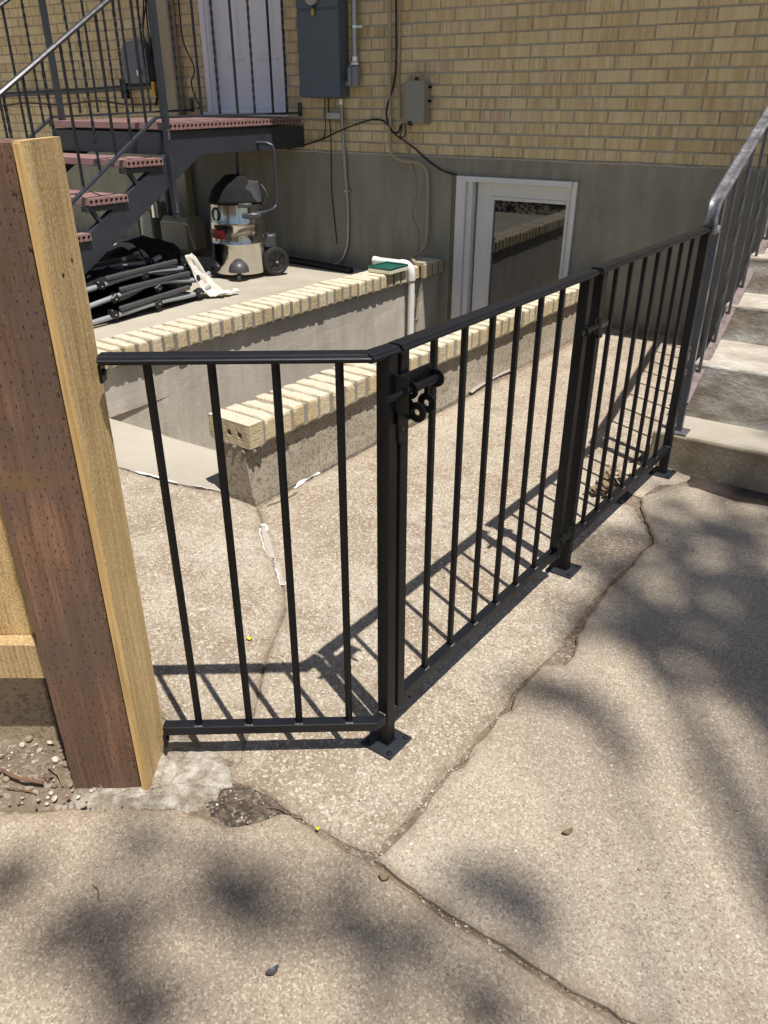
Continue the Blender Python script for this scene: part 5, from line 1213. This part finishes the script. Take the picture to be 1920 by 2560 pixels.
# folded chairs in a flat pile
def folded_chair(label, zoff, dy, dx, seed, shift):
    rnd = random.Random(seed); B = Vector((-3.93+dx, 2.72+dy, 0.168+zoff))
    t = thing('folding_chair', label, 'folding chair', B, 'folded chairs piled under the staircase')
    rails = []
    for side_ in (0, 1):
        x = -0.02-0.36*side_; m = MB()
        P = [B+Vector((x, 0.0, 0.03)), B+Vector((x+0.01, 0.3, 0.045+0.02*shift)), B+Vector((x+0.01, 0.62, 0.06+0.03*shift)), B+Vector((x, 0.95, 0.05)), B+Vector((x-0.01, 1.10, 0.07))]
        m.tube(spline(P, 6), 0.0155, 9); obj('frame_tube', m, M['tube_grey'], t, 'all')
        m = MB(); m.bar(P[1]+Vector((0.012, 0.02, 0.035)), P[3]+Vector((0.012, -0.05, 0.055)), 0.026, 0.028, ch=0.006); obj('armrest', m, M['plastic_dark'], t)
        for q in (0.28, 0.62, 0.98):
            m = MB(); c = B+Vector((x+0.006, q, 0.055)); m.box(c, (0.048, 0.06, 0.05), Matrix.Rotation(rnd.uniform(-0.5, 0.5), 3, 'X'), 0.008); j = obj('joint', m, M['black_plastic'], t)
            m = MB(); m.lathe(c+Vector((0.025, 0, 0)), [(0.007, 0), (0.006, 0.003), (0, 0.004)], 10, (1, 0, 0)); obj('rivet', m, M['shiny'], j)
    m = MB(); n = 14; vs = []
    for i in range(n+1):
        for k in range(5):
            y = 0.05+1.0*i/n; x = -0.03-0.34*k/4; vs.append(B+Vector((x, y, 0.05+0.02*math.sin(y*9+seed)+0.012*math.sin(k*2.1+i))))
    m.add(vs, [(i*5+k, (i+1)*5+k, (i+1)*5+k+1, i*5+k+1) for i in range(n) for k in range(4)]); obj('seat_fabric', m, M['fabric_black'], t, 'all')
folded_chair('folded black chair with grey tube frame, lowest of the pile under the stairs', 0.0, 0.0, 0.05, 1, 0)
folded_chair('folded black chair with grey tube frame, middle of the pile under the stairs', 0.075, 0.06, 0.0, 2, 1)
folded_chair('folded black chair with grey tube frame, top of the pile under the stairs', 0.15, 0.02, -0.06, 3, 0.5)
m = MB(); B = Vector((-3.97, 3.70, 0.17)); n, k = 30, 15; vs = []
for i in range(n+1):
    t_ = i/n
    for j in range(k):
        wv = (j/(k-1)-0.5); q = mnoise.noise(Vector((wv*5, t_*5, 2))); q2 = mnoise.noise(Vector((wv*9, t_*8, 7)))
        wid = 0.05+0.07*min(1, t_*1.6)+0.03*mnoise.noise(Vector((j*0.0, t_*7, 4)))
        x = 0.16*t_**1.2+0.02*q; y = 0.02+0.20*t_+wv*wid*1.4+0.015*q2
        z = 0.27*max(0, 1-t_*1.5)**1.3+0.012+0.03*abs(q)*(0.35+t_)+0.014*abs(q2)
        vs.append(B+Vector((x, y, max(z, 0.004))))
m.add(vs, [(i*k+j, (i+1)*k+j, (i+1)*k+j+1, i*k+j+1) for i in range(n) for j in range(k-1)])
rg = obj('rag', m, M['rag'], smooth='all', label='crumpled off-white rag hanging off the end of the folded chairs', cat='rag')
sd = rg.modifiers.new('thick', 'SOLIDIFY'); sd.thickness = 0.004
# dark tarp-covered bundle, boxes, gas meter
def lump(name, c, d, mat, label, cat, seed, amp=0.16):
    m = MB(); c = Vector(c); n, q = 28, 14; vs = []
    for i in range(q+1):
        th = math.pi*i/q
        for k in range(n):
            ph_ = 2*math.pi*k/n; dv = Vector((math.sin(th)*math.cos(ph_), math.sin(th)*math.sin(ph_), math.cos(th)))
            s_ = 1+amp*mnoise.fractal(dv*1.7+Vector((seed, 0, 0)), 0.9, 2, 4)
            p_ = Vector((dv.x*d[0]*s_, dv.y*d[1]*s_, max(-1, dv.z*1.1)*d[2]*s_)); vs.append((c.x+p_.x, c.y+p_.y, max(0.17, c.z+p_.z)))
    m.add(vs, [(i*n+k, i*n+(k+1) % n, (i+1)*n+(k+1) % n, (i+1)*n+k) for i in range(q) for k in range(n)])
    return obj(name, m, mat, smooth='all', label=label, cat=cat)
lump('tarpaulin', (-4.85, 3.40, 0.22), (0.72, 0.95, 0.15), M['fabric_black'], 'black tarpaulin behind the folded chairs, spread wide to darken the space under the stairs', 'tarpaulin', 2, 0.2)  # black bundle made wider so the space under the stairs turns dark
lump('trash_bag', (-4.80, 4.02, 0.28), (0.26, 0.34, 0.15), M['fabric_black'], 'black bag between the shop vacuum and the gas meter', 'bag', 6)
t = thing('gas_meter', 'beige gas meter with silver regulator against the wall under the landing', 'gas meter', (-5.35, 4.9, 0.17))
m = MB(); m.box((-5.28, 4.92, 0.33), (0.40, 0.22, 0.30), None, 0.05); obj('case', m, M['beige_tank'], t)
m = MB(); m.box((-5.66, 4.95, 0.36), (0.16, 0.2, 0.30), None, 0.01); m.box((-5.66, 4.95, 0.54), (0.18, 0.21, 0.05), None, 0.006); obj('index_box', m, M['box_grey'], t)
m = MB(); m.tube([(-5.52, 4.86, 0.64), (-5.52, 4.86, 0.46)], 0.038, 14); m.lathe((-5.56, 4.86, 0.62), [(0.07, -0.02), (0.075, 0.0), (0.06, 0.03), (0, 0.035)], 18); obj('regulator', m, M['shiny'], t, True)
m = MB(); m.tube(spline([(-5.40, 4.9, 0.46), (-5.40, 4.9, 0.9), (-5.42, 4.92, 1.0), (-5.60, 5.05, 1.02)], 6), 0.022, 10); m.tube([(-5.80, 4.9, 0.17), (-5.80, 4.9, 0.62)], 0.02, 8); obj('pipework', m, M['plastic_dark'], t, 'all')
m = MB(); m.tube(spline([(-3.60, 5.02, 0.185), (-3.9, 5.06, 0.19), (-4.2, 5.08, 0.195), (-4.6, 5.08, 0.2)], 5), 0.028, 10); obj('drain_hose', m, M['cable'], smooth='all', label='black drain hose lying along the foot of the foundation', cat='hose')
m = MB(); m.box((-5.0, 3.5, 0.25), (0.5, 0.3, 0.16), Matrix.Rotation(0.3, 3, 'Z'), 0.01); obj('storage_box', m, simple('drab box', (0.10, 0.085, 0.07), 0.7), label='low drab box deep in shade under the stair treads', cat='box')

# ================================================================ SMALL LITTER
def tube_thing(name, pts, r, mat, label, cat, flat=1.0, group=None):
    m = MB(); m.tube(spline(pts, 6), r, 7)
    if flat != 1: z0 = pts[0][2]; m.v = [(x, y, z0+(z-z0)*flat) for x, y, z in m.v]
    return obj(name, m, M[mat], smooth='all', label=label, cat=cat, group=group)
M['hose_grey'] = simple('faded grey hose', (0.36, 0.315, 0.29), 0.7)
tube_thing('hose_scrap', [(-1.745, 3.477, 0.008), (-1.752, 3.558, 0.01), (-1.755, 3.691, 0.012), (-1.75, 3.781, 0.014), (-1.74, 3.896, 0.012), (-1.728, 3.942, 0.006)], 0.013, 'hose_grey', 'short faded grey strip lying on the concrete along the stairwell wall', 'strip', 0.5)
def leaf(x, y, a, L, w_, mat, label, z=0.004, group=None, curlz=0.006):
    m = MB(); n = 6; vs = []; ca, sa = math.cos(a), math.sin(a)
    for i in range(n+1):
        t_ = i/n; hw = w_*math.sin(math.pi*min(1, 0.04+0.94*t_))**0.8; l = (t_-0.5)*L; zz = z+curlz*(2*t_-1)**2
        for k in (-1, 0, 1): vs.append((x+ca*l-sa*hw*k, y+sa*l+ca*hw*k, zz+(0.003 if k else 0)))
    m.add(vs, [(i*3+k, (i+1)*3+k, (i+1)*3+k+1, i*3+k+1) for i in range(n) for k in (0, 1)])
    return obj('leaf', m, M[mat], smooth='all', label=label, cat='leaf', group=group)
leaf(-1.292, 1.278, 0.4, 0.018, 0.006, 'leafyellow', 'yellow leaf scrap on the slab behind the short fence panel')
leaf(-0.735, 0.868, 0.9, 0.010, 0.0035, 'leafyellow', 'yellow leaf scrap in the joint below the main post plate')
leaf(-0.556, 0.848, 0.2, 0.022, 0.008, 'leafdry', 'tan leaf in the long front joint just right of where the joints meet')
leaf(-0.617, 0.586, 1.2, 0.026, 0.007, 'plastic_dark', 'small dark leaf sliver lying flat on the front left slab')
leaf(-0.295, 1.141, 1.0, 0.024, 0.007, 'leafdry', 'narrow tan leaf on the sunny right slab', 0.010)
leaf(-0.37, 0.63, 2.4, 0.016, 0.006, 'leafdry', 'tiny brown leaf low on the right of the front slab')
G1 = 'dead leaves caught under the right fence panel'
rnd = random.Random(21)
for i in range(16):
    leaf(-0.765+rnd.uniform(-.05, .05), 2.80+rnd.uniform(-.12, .14), rnd.uniform(0, 6), rnd.uniform(0.04, 0.08), rnd.uniform(0.008, 0.018), 'leafdry', 'curled dry brown leaf in the soil hollow under the right panel', 0.008+rnd.uniform(0, 0.02), G1, 0.015)
G2 = 'dead leaves along the foot of the house wall'
for i in range(12):
    leaf(-1.55+rnd.uniform(-.12, .25), 5.11+rnd.uniform(-.05, .05), rnd.uniform(0, 6), rnd.uniform(0.03, 0.06), rnd.uniform(0.006, 0.014), 'leafdry', 'dry brown leaf drifted against the house wall beyond the right panel', 0.008+rnd.uniform(0, 0.01), G2, 0.012)
tube_thing('twig', [(-0.862, 0.852, 0.004), (-0.84, 0.862, 0.006), (-0.81, 0.866, 0.009), (-0.78, 0.876, 0.004)], 0.0012, 'twig', 'thin dark twig along the joint left of the yellow leaf scrap', 'twig')
tube_thing('twig', [(-1.02, 0.525, 0.004), (-1.0, 0.522, 0.006), (-0.985, 0.51, 0.004)], 0.001, 'twig', 'tiny bent twig on the shaded front left slab', 'twig')
tube_thing('twig', [(-1.79, 1.93, 0.006), (-1.77, 2.0, 0.006), (-1.765, 2.08, 0.008)], 0.0022, 'leafdry', 'straw stem at the foot of the right stairwell wall', 'twig')
tube_thing('twig', [(-1.42, 0.60, 0.015), (-1.37, 0.60, 0.022), (-1.31, 0.625, 0.018)], 0.004, 'twig', 'stubby brown twig in the loose dirt left of the timber post', 'twig')
tube_thing('twig', [(-1.34, 0.66, 0.015), (-1.30, 0.655, 0.03), (-1.27, 0.645, 0.012)], 0.0018, 'leafdry', 'thin pale stem leaning in the dirt beside the timber post', 'twig')
tube_thing('twig', [(-1.37, 0.575, 0.012), (-1.33, 0.59, 0.016), (-1.30, 0.60, 0.013)], 0.0016, 'twig', 'fine twig in the dirt near the slab edge at left', 'twig')
def pebbles(name, label, spots, cat='gravel'):
    m = MB(); rnd = random.Random(len(spots)*3)
    for (x, y, z, r) in spots:
        f = [rnd.uniform(0.6, 1.2) for _ in range(3)]; a = Vector((rnd.uniform(-1, 1), rnd.uniform(-1, 1), 1.5))
        m.lathe((x, y, z), [(0, -r*f[0]*0.6), (r*f[1]*0.8, -r*0.35), (r, 0.1*r), (r*f[2]*0.7, r*0.5), (0, r*0.65)], 6, a)
    return obj(name, m, M['pebble'], label=label, kind='stuff')
rnd = random.Random(31); sp = []
for i in range(520):
    k = rnd.random()*(len(Bside)-1); i0 = int(k); f = k-i0; p = Vector(Bside[i0]).lerp(Vector(Bside[min(i0+1, len(Bside)-1)]), f); sp.append((p.x-rnd.uniform(-0.004, 0.024), p.y-rnd.uniform(0, .01), -0.0065, rnd.choice([0.0011, 0.0014, 0.0018, 0.0035])))
for i in range(420):
    x = rnd.uniform(-0.62, 0.5); sp.append((x, 0.852+rnd.uniform(-0.008, 0.008), -0.0065, rnd.choice([0.0011, 0.0014, 0.0018, 0.0032])))
for i in range(90): x = rnd.uniform(-1.0, -0.62); sp.append((x, 0.866+rnd.uniform(-0.006, 0.008), -0.006, rnd.choice([0.0011, 0.0014, 0.0018])))
for i in range(70): sp.append((rnd.uniform(-0.985, -0.83), rnd.uniform(0.79, 0.88), 0.001, rnd.choice([0.0012, 0.0018, 0.003])))
pebbles('joint_grit', 'fine grit and pebbles in the slab joints', sp)
sp = [(rnd.uniform(-1.62, -1.12), rnd.uniform(0.36, 0.72), 0.006+rnd.uniform(-.002, .006), rnd.choice([0.0015, 0.002, 0.003, 0.004, 0.0075])*rnd.uniform(0.7, 1.3)) for i in range(520)]
sp = [s_ for s_ in sp if s_[1] > 0.56+0.6*(s_[0]+1.30)*(1 if s_[0] > -1.3 else 0.55)-0.0]
pebbles('dirt_grit', 'stones and chips in the loose dirt left of the timber post', sp)
sp = [(rnd.uniform(-1.7, -0.62), rnd.uniform(0.95, 4.6), 0.001, rnd.choice([0.002, 0.0025, 0.003, 0.005])) for i in range(420)]+[(rnd.uniform(-0.5, 0.6), rnd.uniform(0.9, 2.8), 0.008, rnd.choice([0.0015, 0.002, 0.004])) for i in range(160)]+[(rnd.uniform(-1.4, 0.2), rnd.uniform(0.2, 0.8), 0.001, rnd.choice([0.0012, 0.002, 0.003])) for i in range(90)]
sp = [s_ for s_ in sp if not (s_[0] < -1.02 and s_[1] < 0.5+0.55*(s_[0]+1.35)+0.0)]
pebbles('loose_grit', 'scattered grit and small stones on the concrete slabs', sp)

# ================================================================ TREE overhead (behind the camera), its shade dapples the paving
tr = thing('tree', 'leafy tree standing behind and right of the camera, shading the paving', 'tree', (5.6, -3.6, 0))
TH = 13.0
off_ = Vector((-SUN.x/-SUN.z*TH, -SUN.y/-SUN.z*TH, TH))
shade = [  # ground spots (x, y, radius) under the leaf clusters
    (-1.065, 0.641, 0.022), (-1.168, 0.444, 0.035), (-1.156, 0.416, 0.026), (-0.853, 0.694, 0.025), (-0.813, 0.665, 0.032), (-0.777, 0.653, 0.028), (-0.829, 0.607, 0.02), (-0.888, 0.557, 0.02), (-0.931, 0.495, 0.024), (-0.959, 0.455, 0.037), (-0.98, 0.43, 0.029), (-1.0, 0.396, 0.025), (-0.854, 0.431, 0.027), (-0.815, 0.418, 0.031), (-0.881, 0.443, 0.024), (-0.724, 0.46, 0.027), (-0.758, 0.41, 0.023), (-0.682, 0.663, 0.027), (-0.645, 0.672, 0.023), (-0.536, 0.754, 0.03), (-0.547, 0.725, 0.023), (-0.471, 0.764, 0.022), (-0.592, 0.701, 0.017), (-0.434, 0.926, 0.024), (-0.395, 0.949, 0.031), (-0.354, 0.966, 0.028), (-0.31, 0.977, 0.023), (-0.291, 0.915, 0.014), (-0.254, 0.912, 0.017), (-0.294, 0.733, 0.03), (-0.324, 0.74, 0.019), (-0.428, 0.682, 0.019), (-0.251, 0.734, 0.022), (-0.743, 0.735, 0.015), (-0.742, 0.641, 0.024), (-0.412, 0.781, 0.015), (-0.635, 0.818, 0.015), (-0.983, 0.668, 0.013), (-0.999, 0.507, 0.013),
    (-0.515, 2.093, 0.027), (-0.469, 2.088, 0.023), (-0.438, 2.069, 0.025), (-0.392, 2.062, 0.027), (-0.432, 1.913, 0.03), (-0.414, 1.919, 0.033), (-0.38, 1.936, 0.031), (-0.359, 1.947, 0.03), (-0.32, 1.956, 0.033), (-0.274, 1.932, 0.033), (-0.24, 1.925, 0.027), (-0.213, 1.932, 0.034), (-0.401, 2.691, 0.026), (-0.364, 2.639, 0.029), (-0.321, 2.657, 0.031), (-0.285, 2.642, 0.031), (-0.235, 2.612, 0.032), (-0.189, 2.606, 0.036), (-0.418, 2.328, 0.026), (-0.367, 2.312, 0.023), (-0.338, 2.332, 0.026), (-0.3, 2.347, 0.018), (-0.152, 2.268, 0.034), (-0.118, 2.236, 0.035), (-0.089, 2.177, 0.047), (-0.078, 2.116, 0.031), (-0.053, 2.069, 0.045), (-0.146, 2.073, 0.039), (-0.127, 2.032, 0.033), (-0.565, 1.531, 0.028), (-0.523, 1.536, 0.023), (-0.485, 1.534, 0.035), (-0.457, 1.533, 0.028), (-0.391, 1.553, 0.018), (-0.344, 1.508, 0.02), (-0.301, 1.467, 0.018), (-0.284, 1.419, 0.02), (-0.54, 2.623, 0.022), (-0.485, 2.569, 0.021), (-0.653, 2.439, 0.026), (-0.684, 2.325, 0.033), (-0.68, 2.223, 0.033), (-0.328, 3.019, 0.043), (-0.261, 3.012, 0.039), (-0.549, 2.293, 0.019), (-0.273, 2.192, 0.02), (-0.35, 3.497, 0.047), (-0.313, 3.36, 0.044), (-0.271, 1.752, 0.019), (-0.239, 1.783, 0.016)]
shade = [(x, y, max(r, 0.024), int(4+r*230)) for x, y, r in shade]
shade += [(x, y, r, 9) for x, y, r in [(-0.386, 1.978, 0.039), (-0.338, 1.966, 0.04), (0.043, 1.729, 0.042), (-0.586, 2.912, 0.035), (-0.312, 1.904, 0.043), (-0.514, 2.415, 0.05), (-0.088, 1.956, 0.035), (-0.225, 2.358, 0.038), (-0.001, 1.946, 0.035), (-0.287, 2.795, 0.039), (0.011, 1.896, 0.048), (-0.095, 2.045, 0.05), (-0.246, 2.484, 0.031), (-0.359, 1.972, 0.034), (-0.24, 2.658, 0.045), (-0.16, 2.833, 0.048), (-0.397, 2.459, 0.044), (-0.389, 2.492, 0.034), (-0.502, 2.77, 0.048), (-0.01, 2.078, 0.042), (-0.154, 1.918, 0.048), (-0.018, 1.794, 0.046), (-0.106, 2.141, 0.038), (-0.059, 1.947, 0.045), (-0.345, 2.206, 0.032), (-0.314, 2.155, 0.044), (-0.336, 1.927, 0.035), (-0.374, 2.678, 0.048), (-0.287, 2.241, 0.037), (-0.386, 2.679, 0.046), (-0.009, 1.79, 0.042), (-0.082, 1.955, 0.036), (-0.386, 1.877, 0.036), (-0.41, 2.418, 0.03), (-0.363, 1.886, 0.046), (-0.019, 2.034, 0.04), (-0.619, 2.206, 0.04), (-0.216, 1.807, 0.046), (-0.231, 3.067, 0.044), (-0.433, 1.933, 0.046), (-0.078, 2.34, 0.034), (-0.135, 1.782, 0.044), (0.044, 1.716, 0.046), (-0.176, 2.491, 0.039), (-0.329, 3.068, 0.033), (-0.286, 1.804, 0.044), (-0.069, 2.296, 0.032), (-0.177, 1.995, 0.047), (-0.417, 2.408, 0.047), (-0.189, 2.786, 0.049), (-0.333, 1.992, 0.041), (-0.047, 2.271, 0.046), (-0.337, 2.123, 0.031), (-0.386, 2.228, 0.048), (-0.105, 2.3, 0.034), (-0.576, 2.215, 0.032), (-0.369, 2.881, 0.035), (-0.505, 2.15, 0.033), (-0.271, 2.102, 0.042), (-0.215, 2.712, 0.046), (-0.15, 2.574, 0.048), (-0.228, 2.944, 0.045), (-0.17, 2.355, 0.033), (-0.165, 3.034, 0.045), (-0.209, 3.059, 0.049), (-0.514, 2.048, 0.039), (-0.55, 3.072, 0.047), (-0.243, 2.337, 0.033), (-0.036, 1.867, 0.047), (-0.324, 2.286, 0.04), (0.018, 1.899, 0.048), (-0.131, 1.835, 0.038), (-0.019, 1.784, 0.045), (-0.224, 2.349, 0.031), (-0.419, 1.836, 0.035), (-0.031, 2.051, 0.043), (-0.317, 2.066, 0.05), (-0.214, 1.882, 0.05), (-0.301, 2.602, 0.031), (-0.083, 2.192, 0.049), (-0.384, 3.086, 0.033), (-0.565, 2.634, 0.042), (-0.421, 2.008, 0.037), (-0.43, 2.459, 0.036), (-0.237, 2.37, 0.045), (-0.114, 2.377, 0.049), (-0.544, 1.933, 0.044), (-0.129, 2.079, 0.042), (-0.544, 2.761, 0.043), (-0.524, 2.443, 0.038), (-0.175, 2.163, 0.049), (-0.312, 2.635, 0.048), (-0.144, 2.037, 0.035), (-0.228, 2.074, 0.043), (-0.318, 2.745, 0.05), (-0.238, 2.09, 0.037), (-0.534, 2.554, 0.045), (-0.297, 3.059, 0.046), (-0.551, 2.435, 0.037), (-0.477, 1.936, 0.048), (-0.263, 3.07, 0.041), (-0.353, 3.018, 0.043), (-0.164, 1.925, 0.033), (-0.21, 2.078, 0.049), (-0.106, 2.367, 0.036), (-0.555, 2.143, 0.048), (-0.539, 2.224, 0.038), (-0.558, 1.859, 0.041), (-0.126, 2.144, 0.045), (-0.35, 2.027, 0.049), (-0.378, 2.576, 0.045), (-0.53, 2.28, 0.043), (-0.367, 2.026, 0.044), (-0.113, 2.413, 0.043), (-0.059, 1.847, 0.048), (-0.028, 2.091, 0.044), (-0.192, 2.341, 0.033), (-0.372, 1.949, 0.031), (-0.197, 2.048, 0.034), (-0.264, 2.508, 0.046)]]
for i in range(60):
    k = random.Random(i+500); shade.append((k.uniform(-0.5, 2.4), k.uniform(-1.6, 0.1) if i < 42 else k.uniform(0.2, 2.6), .12, 70))
    if i >= 42: shade[-1] = (k.uniform(0.7, 2.4), k.uniform(0.2, 2.6), .12, 70)
cr = MB(); br = MB(); lr = random.Random(77)
ctr = Vector((4.6, -3.2, 5.2))
for i, (x, y, r, n_) in enumerate(shade):
    h_ = TH+lr.uniform(-1.2, 1.2); c = Vector((x, y, 0))-SUN*(h_/-SUN.z)
    for q in range(n_):
        dv = Vector((lr.gauss(0, 1), lr.gauss(0, 1), lr.gauss(0, 0.8)))*r*0.75; p = c+dv
        a = Vector((lr.uniform(-1, 1), lr.uniform(-1, 1), lr.uniform(-0.4, 0.4))).normalized(); b = a.cross(Vector((lr.uniform(-.5, .5), lr.uniform(-.5, .5), 1))).normalized()
        L, w_ = lr.uniform(0.03, 0.055), lr.uniform(0.014, 0.024)
        cr.add([p-a*L, p+b*w_, p+a*L, p-b*w_], [(0, 1, 2, 3)])
    if i % 4 == 0: 
        mid = ctr.lerp(c, 0.5)+Vector((lr.uniform(-.2, .2), lr.uniform(-.2, .2), 0.35)); br.tube(spline([ctr+Vector((0, 0, lr.uniform(-1.5, 1.5))), mid, c], 4), [0.03-0.025*j/8 for j in range(9)], 6)
for i in range(60):
    c = ctr+Vector((lr.gauss(0, 1.1), lr.gauss(-1.2, 1.0), lr.uniform(-0.5, 3.6)))
    for q in range(60):
        p = c+Vector((lr.gauss(0, 1), lr.gauss(0, 1), lr.gauss(0, 0.8)))*0.25; a = Vector((lr.uniform(-1, 1), lr.uniform(-1, 1), lr.uniform(-0.4, 0.4))).normalized(); b = a.cross(Vector((0, 0, 1))).normalized(); L, w_ = 0.055, 0.026
        cr.add([p-a*L, p+b*w_, p+a*L, p-b*w_], [(0, 1, 2, 3)])
ob = obj('crown', cr, M['leafgreen'], tr); ob['kind'] = 'stuff'
br.tube([(4.6, -3.2, -0.1), (4.62, -3.2, 1.5), (4.58, -3.2, 3.5), (4.6, -3.2, 5.4), (4.5, -3.0, 8.0)], [0.22, 0.18, 0.15, 0.12, 0.04], 12)
obj('trunk', br, M['bark'], tr, 'all')
